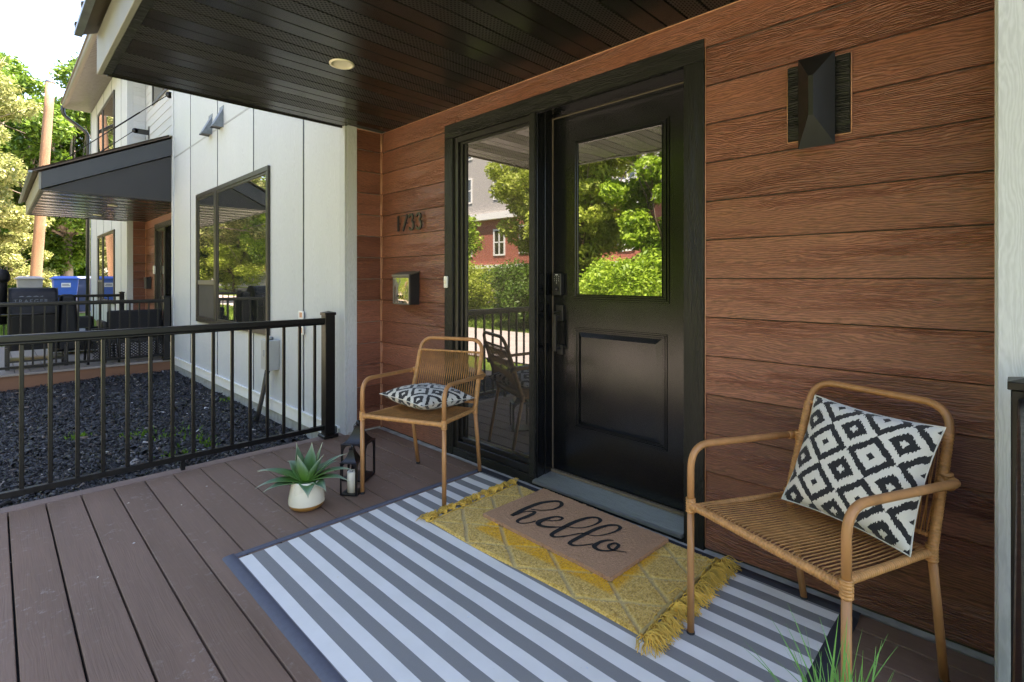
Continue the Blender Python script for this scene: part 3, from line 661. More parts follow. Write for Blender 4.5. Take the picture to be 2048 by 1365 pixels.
def awning(ox, par, near):
    XL, XR = ox - .082, ox + 3.70
    # soffit boards
    for n in range(-1, 36):
        g = ox + .077 + .1015 * n; x0, x1 = max(g, XL + .03), min(g + .1015, XR - .03)
        if x1 - x0 < .02: continue
        y1 = 0 if (x0 > ox - .005 and x1 < ox + 3.65) else -.312
        if x0 > ox + 3.60: y1 = -.312
        a, b_ = x0 - g, x1 - g
        o = MB().prism([(a + .001, .008), (a + .0045, 0), (b_ - .0055, 0), (b_ - .002, .008)], 0, y1 + 1.742, 'y').build('soffit_board', 'soffit_perf' if n % 4 in (1, 2) else 'soffit', par)
        o.location = (g, -1.742, 2.375)
    MB().box(XL + .03, -1.75, 2.3835, XR - .03, -.33, 2.395).box(ox, -.33, 2.3835, ox + 3.64, 0, 2.395).build('soffit_backing', 'interior', par)
    MB().box(XL + .03, -1.778, 2.371, XR - .03, -1.7425, 2.384).build('soffit_trim', 'trim_h', par, origin=(XL, -1.75, 2.37))
    MB().box(XL, -1.803, 2.371, XR, -1.7785, 2.60).build('fascia_board', 'fascia', par, origin=(XL, -1.8, 2.37), bevel=.002)
    s = .49
    for x0, x1 in ((XL, XL + .028), (XR - .028, XR)):
        MB().prism([(-1.777, 2.382), (-1.777, 2.606), (-.311, 2.606 + s * 1.466), (-.311, 2.606 + s * 1.466 - .25)], x0, x1, 'x').build('barge_board', 'barge', par, bevel=.002)
        xi = x0 + .034 if x0 < ox else x0 - .012
        MB().prism([(-1.76, 2.374), (-1.30, 2.60), (-.312, 3.06), (-.312, 2.374)], xi, xi + .008, 'x').build('gable_panel', 'gable', par)
        MB().box(min(xi - .004, xi + .012), -1.76, 2.366, max(xi - .004, xi + .012), -.312, 2.374).build('gable_edge_trim', 'soffit', par)
    rp = MB().prism([(-1.865, 2.585), (-1.865, 2.600), (0, 2.600 + s * 1.865), (0, 2.585 + s * 1.865)], XL - .035, XR + .035, 'x')
    # left and right overhangs stop at the bay faces
    rp = MB().prism([(-1.865, 2.588), (-1.865, 2.603), (-.312, 2.603 + s * 1.553), (-.312, 2.588 + s * 1.553)], XL - .035, XR + .035, 'x').build('roof_sheet', 'roof', par)
    MB().prism([(-.312, 2.588 + s * 1.553), (-.312, 2.603 + s * 1.553), (0, 2.603 + s * 1.865), (0, 2.588 + s * 1.865)], ox, ox + 3.64, 'x').build('roof_sheet', 'roof', par)
    n = 0; x = XL - .02
    while x < XR + .03:
        a = math.atan(s); 
        vs = [(x - .02, -1.90, 2.590), (x + .02, -1.90, 2.590), (x, -1.895, 2.548)]
        vs2 = [(x - .02, -.32, 2.590 + s * 1.58), (x + .02, -.32, 2.590 + s * 1.58), (x, -.32, 2.548 + s * 1.58)]
        MB().add([(p[0], p[1], p[2] + .05) for p in (vs + vs2)], [(0, 1, 2), (3, 5, 4), (0, 3, 4, 1), (1, 4, 5, 2), (2, 5, 3, 0)]).build('roof_rib', 'roof', par)
        x += .30
    MB().prism([(-1.90, 2.575), (-1.90, 2.598), (-1.865, 2.604), (-1.865, 2.575)], XL - .035, XR + .035, 'x').build('roof_edge', 'steel', par)
    # tie rods
    for xx in ((ox + 3.1, ox + .30)):
        b = MB().box(xx - .05, -.018, 4.02, xx + .05, -.013, 4.28).box(xx - .008, -.24, 4.10, xx + .008, -.018, 4.20).lathe([(0, -.008), (.05, -.008), (.05, .008), (0, .008)], (xx, -.24, 4.15), 16, axis='x').build('rod_bracket', 'black_metal', par)
        MB().tube([(xx, -.25, 4.15), (xx, -1.66, 2.76)], .007, 6).tube([(xx, -.62, 3.785), (xx, -.95, 3.46)], .012, 6).box(xx - .04, -1.74, 2.66, xx + .04, -1.60, 2.78).build('tie_rod', 'rail', par)

def bay(ox, par, right_face=True, upper=True):
    X0, X1 = ox - 5.44, ox; Y = -.31
    cuts = [X0 + .09, ox - 4.434, ox - 3.225, ox - 2.003, ox - .777, X1 - .088]
    MB().box(X0 + .01, -.30, -.02, X1 - .012, .24, 5.80).build('bay_backing', 'reveal', par)
    for a, b_ in zip(cuts[:-1], cuts[1:]):
        for z0, z1 in ((.045, 3.008), (3.032, 5.79)):
            MB().box(a + .016, Y, z0, b_ - .016, Y + .009, z1).build('wall_panel', 'white_v', par, origin=(a, Y, z0), bevel=.001)
        MB().box(b_ - .003, Y - .003, .045, b_ + .003, Y + .009, 5.79).build('reveal_fin', 'steel', par) if b_ < X1 - .1 else None
    MB().box(X0 + .09, Y - .001, 3.010, X1 - .09, Y + .004, 3.030).build('joint_flashing', 'reveal', par)
    for a, b_ in ((X1 - .087, X1), (X0, X0 + .088)):
        MB().box(a, Y - .014, -.0, b_, Y + .009, 5.79).build('corner_board', 'white_v', par, origin=(a, Y, 0), bevel=.002)
    MB().box(X1 - .012, Y + .0095, .0, X1 + .006, -.225, 5.79).build('corner_board', 'white_v', par, origin=(X1, Y, 0), bevel=.001)
    MB().box(X0 - .006, Y + .0095, .0, X0 + .012, -.225, 5.79).build('corner_board', 'white_v', par, origin=(X0, Y, 0), bevel=.001)
    MB().box(X0 + .088, Y - .022, .030, X1 - .087, Y, .044).build('base_flashing', 'white_paint', par)
    MB().box(X0 + .088, Y - .006, -.075, X1 - .087, Y + .01, .030).build('base_board', 'white_paint', par)
    MB().box(X0, -.295, -.6, X1, .24, -.02).build('foundation', 'concrete', par, bevel=.002)
    # window
    wins = [(.645, 2.312)] + ([(3.86, 5.42)] if upper else [])
    for wz0, wz1 in wins:
        m = MB(); wx0, wx1, mx = ox - 4.066, ox - 1.537, ox - 3.235
        ring(m, wx0, wz0, wx1, wz1, .052, Y - .028, Y); m.box(mx - .045, Y - .028, wz0 + .052, mx + .045, Y, wz1 - .052)
        ring(m, wx0 + .052, wz0 + .052, mx - .045, wz1 - .052, .022, Y - .019, Y); ring(m, mx + .045, wz0 + .052, wx1 - .052, wz1 - .052, .026, Y - .019, Y)
        w = m.build('window', 'bronze', par, bevel=.003)
        bar = wz0 + .485
        MB().box(wx0 + .074, Y - .021, bar, mx - .067, Y - .001, bar + .055).build('sash_bar', 'gutter', w, bevel=.002)
        MB().box(wx0 + .074, Y - .010, bar + .055, mx - .067, Y - .004, wz1 - .074).build('pane', 'glass_bay', w)
        MB().box(wx0 + .074, Y - .008, wz0 + .074, mx - .067, Y - .003, bar).build('insect_screen', 'screen', w)
        MB().box(mx + .071, Y - .010, wz0 + .078, wx1 - .078, Y - .004, wz1 - .078).build('pane', 'glass_bay', w)

def house(ox, label, near):
    t = thing('townhouse', label, 'house', (0, 0, 0), group='row of townhouses')
    recess(ox, t, near); awning(ox, t, near); bay(ox, t, upper=True)
    MB().box(ox - 5.44, .25, -.6, ox + 3.64, 9, 5.85).build('house_body', 'stucco', t)
    MB().box(ox, .178, 0, ox + 3.64, .25, 2.40).build('interior_wall', 'interior', t)
    # upper wall over the awning
    for k in range(17):
        z0 = 2.90 + EXP * k; lapx('white_h', ox + .03, ox + 3.61, z0, z0 + EXP + .012, t)
        lapy('white_h', -.224, -.02, z0, z0 + EXP + .012, t, ox)
    MB().box(ox, -.016, 2.5, ox + .03, .0, 5.8).box(ox + 3.61, -.016, 2.5, ox + 3.64, 0, 5.8).build('corner_board', 'white_v', t)
    MB().box(ox, .0, 2.4, ox + 3.64, .25, 5.8).build('upper_wall', 'interior', t)
    m = MB(); ring(m, ox + .70, 4.60, ox + 2.6, 5.6, .05, -.035, -.005); w = m.build('window', 'bronze', t)
    MB().box(ox + .75, -.022, 4.65, ox + 2.55, -.018, 5.55).build('pane', 'glass', w)
    # eave, gutter, roof
    xa, xb = ox - 5.47, ox + 3.62
    MB().box(xa, -.84, 5.80, xb, 0, 5.815).build('eave_soffit', 'eave_soffit', t)
    if ox < -1:
        m = MB()
        for i in range(88): m.box(xa + i * .1015, -.835, 5.792, xa + i * .1015 + .088, -.32, 5.80)
        o = m.build('soffit_slats', 'eave_soffit', t); o['kind'] = 'stuff'
    MB().prism([(-.93, 5.90), (-.915, 5.83), (-.895, 5.80), (-.84, 5.79), (-.84, 5.90)], xa, xb, 'x').build('gutter', 'gutter', t)
    MB().prism([(-.95, 5.90), (-.95, 5.93), (4.5, 8.05), (9.4, 5.93), (9.4, 5.80), (-.8, 5.82)], xa, xb, 'x').build('roof', 'roof', t)
    return t
H0 = house(0, 'near townhouse with brown lap siding and black door under the near porch roof', True)
H1 = house(-9.1, 'neighbouring townhouse with its own slate grey porch roof at the left', False)
H2 = thing('townhouse', 'white townhouse wall at the right edge of the photo beside the brown siding', 'house', (0, 0, 0), group='row of townhouses')
bay(9.08, H2)
MB().box(3.64, .25, -.6, 9.1, 9, 5.85).build('house_body', 'stucco', H2)
MB().prism([(-.93, 5.90), (-.915, 5.83), (-.895, 5.80), (-.84, 5.79), (-.84, 5.90)], 3.63, 9.1, 'x').build('gutter', 'gutter', H2)
MB().prism([(-.95, 5.90), (-.95, 5.93), (4.5, 8.05), (9.4, 5.93), (9.4, 5.80), (-.8, 5.82)], 3.63, 9.1, 'x').build('roof', 'roof', H2)
# downspout at the far end of the row
MB().tube(round_path([(-14.60, -.90, 5.86), (-14.60, -.90, 5.62), (-14.60, -.38, 5.22), (-14.60, -.38, .2)], .12, 6), .045, 8).build('downspout', 'gutter_dark', H1)

# ------------------------------------------------------------------ fixtures on the walls
def wall_lamp(ox, label):
    t = thing('wall_lamp', label, 'wall lamp', (ox + 3.138, -.012, 1.88))
    MB().box(-.105, -.012, -.145, .105, .004, .145).build('mount_board', 'trim_h', t, bevel=.002)
    c = MB()
    for a in (((-.107, -.147), (.107, -.147)), ((-.107, .147), (.107, .147)), ((-.107, -.147), (-.107, .147)), ((.107, -.147), (.107, .147))):
        c.tube([(a[0][0], -.003, a[0][1]), (a[1][0], -.003, a[1][1])], .003, 4)
    c.build('caulk_bead', 'caulk', t)
    MB().box(-.05, -.034, -.11, .05, -.012, .11).build('back_box', 'black_metal', t)
    x0, x1, z0, z1 = -.061, .062, -.186, .158; r0, r1, q0, q1 = -.010, .006, -.080, .066; yb, yf = -.034, -.096
    vs = [(x0, yb, z0), (x1, yb, z0), (x1, yb, z1), (x0, yb, z1), (r0, yf, q0), (r1, yf, q0), (r1, yf, q1), (r0, yf, q1)]
    MB().add(vs, [(4, 5, 6, 7), (0, 1, 5, 4), (1, 2, 6, 5), (2, 3, 7, 6), (3, 0, 4, 7), (0, 3, 2, 1)]).build('shade', 'lampshade', t)
    return t
wall_lamp(0, 'black faceted wall lamp on the brown siding right of the door')

def mailbox(ox, label, rich):
    t = thing('mailbox', label, 'mailbox', (ox + .43, -.013, 1.01))
    MB().prism([(0, 0), (-.083, 0), (-.083, .215), (0, .236)], -.11, .11, 'x').build('body', 'black_metal', t, bevel=.002)
    MB().prism([(.002, .240), (.002, .246), (-.094, .222), (-.094, .206), (-.090, .206), (-.090, .217)], -.116, .114, 'x').build('lid', 'gutter' if rich else 'black_metal', t, bevel=.001)
    if rich:
        n = 14; vs = []; 
        for j in range(n + 1):
            for i in range(n + 1):
                u, v = i / n, j / n; x = -.098 + .192 * u + .010 * (1 - v) * (1 if False else 0); z = .008 + .190 * v
                bul = .010 * math.sin(math.pi * u) * math.sin(math.pi * min(1, v * 1.05)) + .006 * math.exp(-((v - .12) / .1) ** 2) * math.sin(math.pi * u)
                vs.append((x, -.0845 - bul, z))
        fs = [(j * (n + 1) + i, j * (n + 1) + i + 1, (j + 1) * (n + 1) + i + 1, (j + 1) * (n + 1) + i) for j in range(n) for i in range(n)]
        MB().add(vs, fs, True).build('front_panel', 'mailfront', t)
        m = MB(); ring(m, -.108, .0, .106, .205, .008, -.090, -.083); m.build('front_rim', 'gutter', t, bevel=.002)
        vs, fs = text_geo('MAIL', .045, .0008); MB().add([(x + .0, -.0945, z + .055) for x, z, _ in vs], fs).build('embossed_word', 'mailfront', t)
    return t
mailbox(0, 'black mailbox with shiny metal front on the brown siding under the house number', True)
mailbox(-9.1, 'small dark mailbox by the far porch door of the neighbouring house', False)

def stroke(m, pts, w, d, y):
    """bar-like strokes in the wall plane (x, z), thickness towards the viewer"""
    P = [Vector((p[0], 0, p[1])) for p in pts]; L = []; Rr = []
    for i, p in enumerate(P):
        a = P[max(0, i - 1)]; b = P[min(len(P) - 1, i + 1)]; t = (b - a).normalized(); n = Vector((-t.z, 0, t.x)); ww = w[i] if isinstance(w, list) else w
        L.append(p + n * ww / 2); Rr.append(p - n * ww / 2)
    k = len(P); vs = [(q.x, y, q.z) for q in L + Rr] + [(q.x, y + d, q.z) for q in L + Rr]; fs = []
    for i in range(k - 1):
        fs += [(i, i + 1, k + i + 1, k + i), (2 * k + i, 3 * k + i, 3 * k + i + 1, 2 * k + i + 1), (i, 2 * k + i, 2 * k + i + 1, i + 1), (k + i, k + i + 1, 3 * k + i + 1, 3 * k + i)]
    fs += [(0, k, 3 * k, 2 * k), (k - 1, 3 * k - 1, 4 * k - 1, 2 * k - 1)]
    m.add(vs, fs)
def three(cx, w):
    up = [(cx - w * .50, 1.658)] + [(cx + w * .40 * math.cos(a) - .004, 1.658 + .022 * math.sin(a)) for a in [math.pi * .85 - i * math.pi * .95 / 8 for i in range(9)]] + [(cx + w * .05, 1.631)]
    lo = [(cx + w * .05, 1.630)] + [(cx + w * .50 * math.cos(a) - .002, 1.599 + .033 * math.sin(a)) for a in [math.pi * .42 - i * math.pi * 1.15 / 10 for i in range(11)]] + [(cx - w * .45, 1.586)]
    return up, lo
hn = thing('house_number', 'black metal numerals 1733 standing off the brown siding above the mailbox', 'house number', (0, 0, 0))
Yn = -.034
for dname in ('1', '7', '3a', '3b'):
    m = MB()
    if dname == '1': stroke(m, [(.284, 1.683), (.284, 1.565)], .019, .009, Yn); stroke(m, [(.284, 1.678), (.268, 1.668)], .007, .009, Yn)
    if dname == '7': stroke(m, [(.408, 1.683), (.348, 1.565)], .0185, .009, Yn); stroke(m, [(.325, 1.679), (.404, 1.679)], .006, .009, Yn)
    if dname == '3a':
        for s_ in three(.460, .060): stroke(m, s_, [.011] + [.0165] * (len(s_) - 2) + [.009], .009, Yn)
    if dname == '3b':
        for s_ in three(.556, .062): stroke(m, s_, [.011] + [.0165] * (len(s_) - 2) + [.009], .009, Yn)
    xx = {'1': .284, '7': .38, '3a': .478, '3b': .576}[dname]
    m.box(xx - .003, Yn + .008, 1.62, xx + .003, -.006, 1.626)
    m.build('digit', 'digit', hn)
hn2 = thing('house_number', 'dark house number beside the far porch door', 'house number', (0, 0, 0))
for i, ch in enumerate('1731'):
    vs, fs = text_geo(ch, .17, .004); MB().add([(-8.84 + i * .075 + x * .8, -.026, 1.62 + z) for x, z, _ in vs], fs).build('digit', 'digit', hn2)
db = thing('doorbell', 'white doorbell button on the black trim left of the sidelight', 'doorbell', (.871, -.019, 1.178))
MB().box(-.017, -.016, -.040, .017, 0, .040).build('case', 'white_plastic', db, bevel=.005, segs=3)
MB().box(-.008, -.019, -.012, .008, -.015, .012).build('button', 'cream', db, bevel=.002)
db2 = tag(MB().box(-8.22, -.05, 1.30, -8.16, -.018, 1.46).build('doorbell', 'white_plastic', bevel=.006), 'pale doorbell camera beside the far porch door', 'doorbell')
def downlight(x, y, label):
    t = thing('recessed_light', label, 'ceiling light', (x, y, 2.375), group='round recessed lights in the porch soffits')
    MB().lathe([(.066, .0), (.066, -.006), (.058, -.008), (.050, -.006), (.050, .001)], n=40).build('trim_ring', 'cream', t)
    MB().lathe([(.052, -.0065), (.046, -.003), (.030, -.0012), (0, -.001)], n=40).build('lens', 'cream', t)
    return t
downlight(1.047, -.88, 'round cream recessed light in the black ceiling of the near porch')
downlight(-6.6, -.88, 'nearer round recessed light under the far porch roof')
downlight(-8.3, -.88, 'farther round recessed light under the far porch roof')
def vent(x, z, label):
    t = thing('wall_vent', label, 'vent', (x, -.31, z), group='galvanised wall vents')
    a, h, dp = .068, .23, .115
    m = MB(); vs = [(-a, 0, h), (a, 0, h), (-a, -.02, h - .04), (a, -.02, h - .04), (-a, -dp, 0), (a, -dp, 0), (-a, 0, 0), (a, 0, 0)]
    m.add(vs, [(0, 1, 3, 2), (2, 3, 5, 4), (0, 2, 4, 6), (1, 7, 5, 3)]); m.build('hood', 'steel', t)
    MB().box(-a + .004, -dp + .004, .010, a - .004, -.002, .018).build('grille', 'black_metal', t)
    MB().box(-a - .012, -.004, h - .01, a + .012, 0, h + .03).build('flange', 'steel', t)
    return t
vent(-3.50, 2.99, 'galvanised dryer vent hood left of the other one, high on the white wall')
vent(-3.06, 2.99, 'galvanised vent hood right of the other one, high on the white wall')
mb = thing('utility_box', 'grey utility meter box with conduit low on the white wall behind the railing', 'meter box', (-1.36, -.31, .34))
MB().box(-.135, -.105, 0, .06, 0, .28).build('cabinet', 'grey_plastic', mb, bevel=.006, segs=2)
MB().box(-.03, -.112, .02, .055, -.104, .26).box(-.05, -.125, .13, -.02, -.105, .19).build('cover', 'grey_plastic', mb, bevel=.004)
MB().tube([(-.02, -.05, .28), (-.02, -.05, .31)], .02, 10).build('gland', 'steel', mb)
MB().tube(round_path([(-.09, -.06, .0), (-.10, -.10, -.25), (-.12, -.16, -.55)], .1), .022, 8).build('conduit', 'gutter_dark', mb)
MB().tube(round_path([(.03, -.08, 0), (.035, -.10, -.05), (-.02, -.12, -.05), (-.02, -.08, 0)], .03), .004, 6).build('cable_loop', 'rubber', mb)
for z, l in ((.885, 'small white outlet cover on the white wall just above the railing'), (.752, 'small white outlet cover on the white wall just below the top rail')):
    ob = thing('outlet_box', l, 'outlet', (-.775, -.325, z))
    m = MB(); ring(m, -.045, -.035, .045, .035, .013, -.012, 0); m.build('frame', 'white_plastic', ob, bevel=.002)
    MB().box(-.032, -.008, -.022, .032, 0, .022).build('cover', 'caulk', ob)
cl = tag(MB().box(-.135, -.35, 0, -.11, -.33, .05).build('metal_clip', 'steel', bevel=.002), 'small pale metal clip at the foot of the white corner board', 'clip')

# ------------------------------------------------------------------ rugs and mat
rg = thing('striped_rug', 'large grey and white striped outdoor rug with dark border on the deck', 'rug', (1.262, -1.535, 0))
W, H = 2.02, 1.492
nx, ny = 100, 74; vs = []; 
for j in range(ny + 1):
    for i in range(nx + 1):
        x = .052 + (W - .104) * i / nx; y = .045 + (H - .10) * j / ny
        z = .0045 + .0016 * mnoise.noise(Vector((x * 5, y * 3, 1))) + .0012
        vs.append((x, y, max(.003, z)))
fs = [(j * (nx + 1) + i, j * (nx + 1) + i + 1, (j + 1) * (nx + 1) + i + 1, (j + 1) * (nx + 1) + i) for j in range(ny) for i in range(nx)]
MB().add(vs, fs, True).build('woven_field', 'rug', rg)
def border(x0, y0, x1, y1, name='border_strip', mt='border'):
    n = 24; vs = []; fs = []; hor = abs(x1 - x0) > abs(y1 - y0)
    for k in range(n + 1):
        for s_, zz in ((0, .0005), (.12, .0065), (.5, .0085), (.88, .0078), (1, .0005)):
            wob = .0022 * mnoise.noise(Vector((k * .9, s_ * 2, x0 + y0)))
            if hor: vs.append((x0 + (x1 - x0) * k / n, y0 + (y1 - y0) * s_ + wob, zz + abs(wob)))
            else: vs.append((x0 + (x1 - x0) * s_ + wob, y0 + (y1 - y0) * k / n, zz + abs(wob)))
    for k in range(n):
        for s_ in range(4): fs.append((k * 5 + s_, (k + 1) * 5 + s_, (k + 1) * 5 + s_ + 1, k * 5 + s_ + 1))
    MB().add(vs, fs, True).build(name, mt, rg)
border(0, 0, W, .052); border(0, .046, .03, H - .05, 'border_strip'); border(0, H - .058, W, H, 'border_strip', 'border_d'); border(W - .062, .046, W, H - .05, 'border_strip', 'border_d')

yr = thing('tufted_rug', 'mustard yellow tufted rug with tassels in front of the black door', 'rug', (2.205, -.40, 0), rz=R(.9))
# local frame: x in [-.58,.58], y in [-.31,.31]
nx, ny = 400, 216; vs = []; tone = []; cloth = []
rs = np.random.default_rng(5); jit = rs.normal(0, 1, (ny + 1, nx + 1))
for j in range(ny + 1):
    for i in range(nx + 1):
        x = -.58 + 1.16 * i / nx; y = -.312 + .624 * j / ny
        wx = x + .006 * mnoise.noise(Vector((x * 9, y * 9, 0))); wy = y + .006 * mnoise.noise(Vector((x * 9, y * 9, 5)))
        u = (wx / .29 + wy / .208); v = (wx / .29 - wy / .208)
        du = abs((u % 1) - .5) * .29 / 1.6; dv = abs((v % 1) - .5) * .29 / 1.6
        lat = min(du, dv)
        chan = min(1, max(0, (lat - .0065) / .005))
        dy = abs(wy - .0) ; row = 1
        edge = min(1, (.58 - abs(x)) / .012, (.312 - abs(y)) / .01)
        tuft = abs(math.sin((wx + .004 * mnoise.noise(Vector((x * 40, y * 40, 2)))) * 349) * math.sin((wy + .004 * mnoise.noise(Vector((x * 40, y * 40, 8)))) * 349)) ** .6
        h = .0035 + edge * (chan * (.0045 + .0065 * tuft * (.8 + .3 * mnoise.noise(Vector((x * 110, y * 110, 1)))) + .0006 * jit[j, i]) + .0004 * jit[j, i])
        if edge <= .02: h = .0015
        vs.append((x, y + .006 * math.sin(x * 7), .006 + h))
        bx = min((x + .37) / .03, (.40 - x) / .03, (y + .215) / .02, (.19 - y) / .02); b = min(1, max(0, bx)); tone.append(b); cloth.append((1 - chan) * .5)
fs = [(j * (nx + 1) + i, j * (nx + 1) + i + 1, (j + 1) * (nx + 1) + i + 1, (j + 1) * (nx + 1) + i) for j in range(ny) for i in range(nx)]
yo = MB().add(vs, fs, True).build('tufted_pile', 'yellow', yr)
at = yo.data.attributes.new('tone', 'FLOAT', 'POINT'); at.data.foreach_set('value', tone); at = yo.data.attributes.new('cloth', 'FLOAT', 'POINT'); at.data.foreach_set('value', cloth)
MB().tube([(.575, y, .016 + .003 * math.sin(y * 30)) for y in [-.315 + i * .0315 for i in range(21)]], .0075, 8).build('cord_edge', 'yarn2', yr)
MB().tube([(-.582, y, .012 + .002 * math.sin(y * 30)) for y in [-.315 + i * .0315 for i in range(21)]], .005, 8).build('cord_edge', 'yarn', yr)
rr = random.Random(11)
def tassel(x, y, dirx, size, n):
    m = MB(); base = Vector((x, y, .014)); a0 = rr.uniform(-.5, .5)
    m.lathe([(0, .012 * size * 10), (.006, .008), (.009, 0), (.006, -.008), (0, -.010)], (x + dirx * .008, y, .016), 8)
    for k in range(n):
        a = a0 + rr.gauss(0, .62); L = size * rr.uniform(.75, 1.25); d = Vector((dirx * math.cos(a), math.sin(a), 0)); side = Vector((-d.y, d.x, 0)); cu = rr.uniform(-.5, .5) * L; zz = rr.uniform(.004, .026)
        p = []
        ph = rr.uniform(0, 6)
        for q in range(7):
            t = q / 6; w = .004 * math.sin(t * 14 + ph)
            p.append(base + d * (L * t) + side * (cu * t * t + w) + Vector((0, 0, -.004 + zz * math.sin(math.pi * min(1, t * 1.05)) * 1.2 + .001)))
        m.tube(p, [.0017, .0018, .0017, .0017, .0016, .0015, .0012], 4)
    m.build('tassel', 'yarn', yr)
for k in range(11): tassel(.588, -.315 + .063 * k, 1, .070, 62)
for k in range(12): tassel(-.588, -.315 + .057 * k, -1, .048, 44)

dm = thing('door_mat', 'brown coir door mat printed with the word hello in black script', 'door mat', (2.1755, -.30, 0), rz=R(-1.6))
nx, ny = 120, 70; vs = []; rs = np.random.default_rng(9); jit = rs.normal(0, 1, (ny + 1, nx + 1))
hw, hh = .381, .2215
for j in range(ny + 1):
    for i in range(nx + 1):
        x = -hw + 2 * hw * i / nx; y = -hh + 2 * hh * j / ny; z = .034 + .0007 * jit[j, i]
        if i in (0, nx): x += .0016 * jit[j, i]
        if j in (0, ny): y += .0016 * jit[j, i]
        vs.append((x, y, z))
fs = [(j * (nx + 1) + i, j * (nx + 1) + i + 1, (j + 1) * (nx + 1) + i + 1, (j + 1) * (nx + 1) + i) for j in range(ny) for i in range(nx)]
m = MB().add(vs, fs, False)
loop = [i for i in range(nx + 1)] + [(j) * (nx + 1) + nx for j in range(1, ny + 1)] + [ny * (nx + 1) + i for i in range(nx - 1, -1, -1)] + [j * (nx + 1) for j in range(ny - 1, 0, -1)]
low = [(vs[q][0], vs[q][1], .018) for q in loop]; o_ = len(m.v); m.v.extend(low)
for k in range(len(loop)): k2 = (k + 1) % len(loop); m.f.append((loop[k], o_ + k, o_ + k2, loop[k2])); m.sm.append(False)
m.build('coir_pile', 'coir', dm)
HELLO = {
'h': [(1.9287, -0.3136, 0.0035), (1.9582, -0.2961, 0.0035), (1.9861, -0.2714, 0.0035), (2.0092, -0.2339, 0.0043), (2.0144, -0.1962, 0.006), (2.0074, -0.1653, 0.0077), (1.9858, -0.145, 0.0079), (1.9621, -0.148, 0.0079), (1.9402, -0.1745, 0.0087), (1.9161, -0.2202, 0.0103), (1.9064, -0.288, 0.0108), (1.9042, -0.3612, 0.0104), (1.9095, -0.4326, 0.0093)],
'h2': [(1.9095, -0.4326, 0.0033), (1.9192, -0.4034, 0.0034), (1.924, -0.3618, 0.0035), (1.9421, -0.3337, 0.0043), (1.9634, -0.3227, 0.0073), (1.9713, -0.3519, 0.0094), (1.9688, -0.396, 0.0092), (1.9642, -0.4305, 0.0077), (1.9702, -0.454, 0.0061), (1.9917, -0.4591, 0.004), (2.0187, -0.4298, 0.0033), (2.0315, -0.388, 0.0033)],
'e': [(2.0566, -0.3525, 0.0033), (2.0869, -0.3332, 0.0033), (2.1055, -0.3068, 0.0041), (2.1072, -0.2822, 0.0055), (2.091, -0.2751, 0.0056), (2.0666, -0.2951, 0.0063), (2.0536, -0.3353, 0.0091), (2.047, -0.3753, 0.0104), (2.0557, -0.3997, 0.0102), (2.076, -0.408, 0.0087), (2.1103, -0.3944, 0.0066), (2.1424, -0.3652, 0.0039), (2.1716, -0.3326, 0.0032), (2.2018, -0.3153, 0.0032), (2.2301, -0.2886, 0.0032), (2.2496, -0.2426, 0.004), (2.2557, -0.1952, 0.0054), (2.2466, -0.1646, 0.007), (2.222, -0.1551, 0.0071), (2.1962, -0.1765, 0.0071), (2.1776, -0.2261, 0.0084), (2.1677, -0.2927, 0.0095), (2.1661, -0.3669, 0.0092), (2.1669, -0.4212, 0.0083), (2.1741, -0.4416, 0.0075), (2.1972, -0.4411, 0.0056), (2.2231, -0.4037, 0.0037), (2.2455, -0.3578, 0.0031), (2.2644, -0.3272, 0.0031), (2.2996, -0.3186, 0.0031), (2.3304, -0.2905, 0.0031), (2.3522, -0.2415, 0.0038), (2.3618, -0.1955, 0.0052), (2.3564, -0.1623, 0.0067), (2.334, -0.1528, 0.0068), (2.3081, -0.1758, 0.0068), (2.287, -0.2285, 0.008), (2.2783, -0.2965, 0.009), (2.2749, -0.3619, 0.0087), (2.2725, -0.4195, 0.0079), (2.278, -0.441, 0.0071), (2.2999, -0.4415, 0.0053), (2.3286, -0.413, 0.0036), (2.3524, -0.3708, 0.003)],
'o': [(2.4003, -0.284, 0.0031), (2.3789, -0.303, 0.0055), (2.3657, -0.3408, 0.0072), (2.366, -0.376, 0.0083), (2.3751, -0.3921, 0.0076), (2.3999, -0.3965, 0.0058), (2.424, -0.3832, 0.0046), (2.4435, -0.3564, 0.0046), (2.4449, -0.323, 0.0059), (2.4367, -0.3017, 0.006), (2.4196, -0.2987, 0.0054), (2.4096, -0.3197, 0.0054), (2.4121, -0.3413, 0.0059), (2.4278, -0.354, 0.0053), (2.4504, -0.3528, 0.0041), (2.4743, -0.3397, 0.0029), (2.4952, -0.3294, 0.0023)]}
def catmull(P, n=5):
    out = []
    for i in range(len(P) - 1):
        a = P[max(0, i - 1)]; b = P[i]; c = P[i + 1]; d = P[min(len(P) - 1, i + 2)]
        for k in range(n):
            t = k / n
            out.append(tuple(.5 * ((2 * b[q]) + (-a[q] + c[q]) * t + (2 * a[q] - 5 * b[q] + 4 * c[q] - d[q]) * t * t + (-a[q] + 3 * b[q] - 3 * c[q] + d[q]) * t ** 3) for q in range(3)))
    out.append(P[-1]); return out
inv = dm.matrix_basis.inverted() if False else (Matrix.Translation(dm.location) @ Matrix.Rotation(R(-1.6), 4, 'Z')).inverted()
m = MB(); zl = .0362
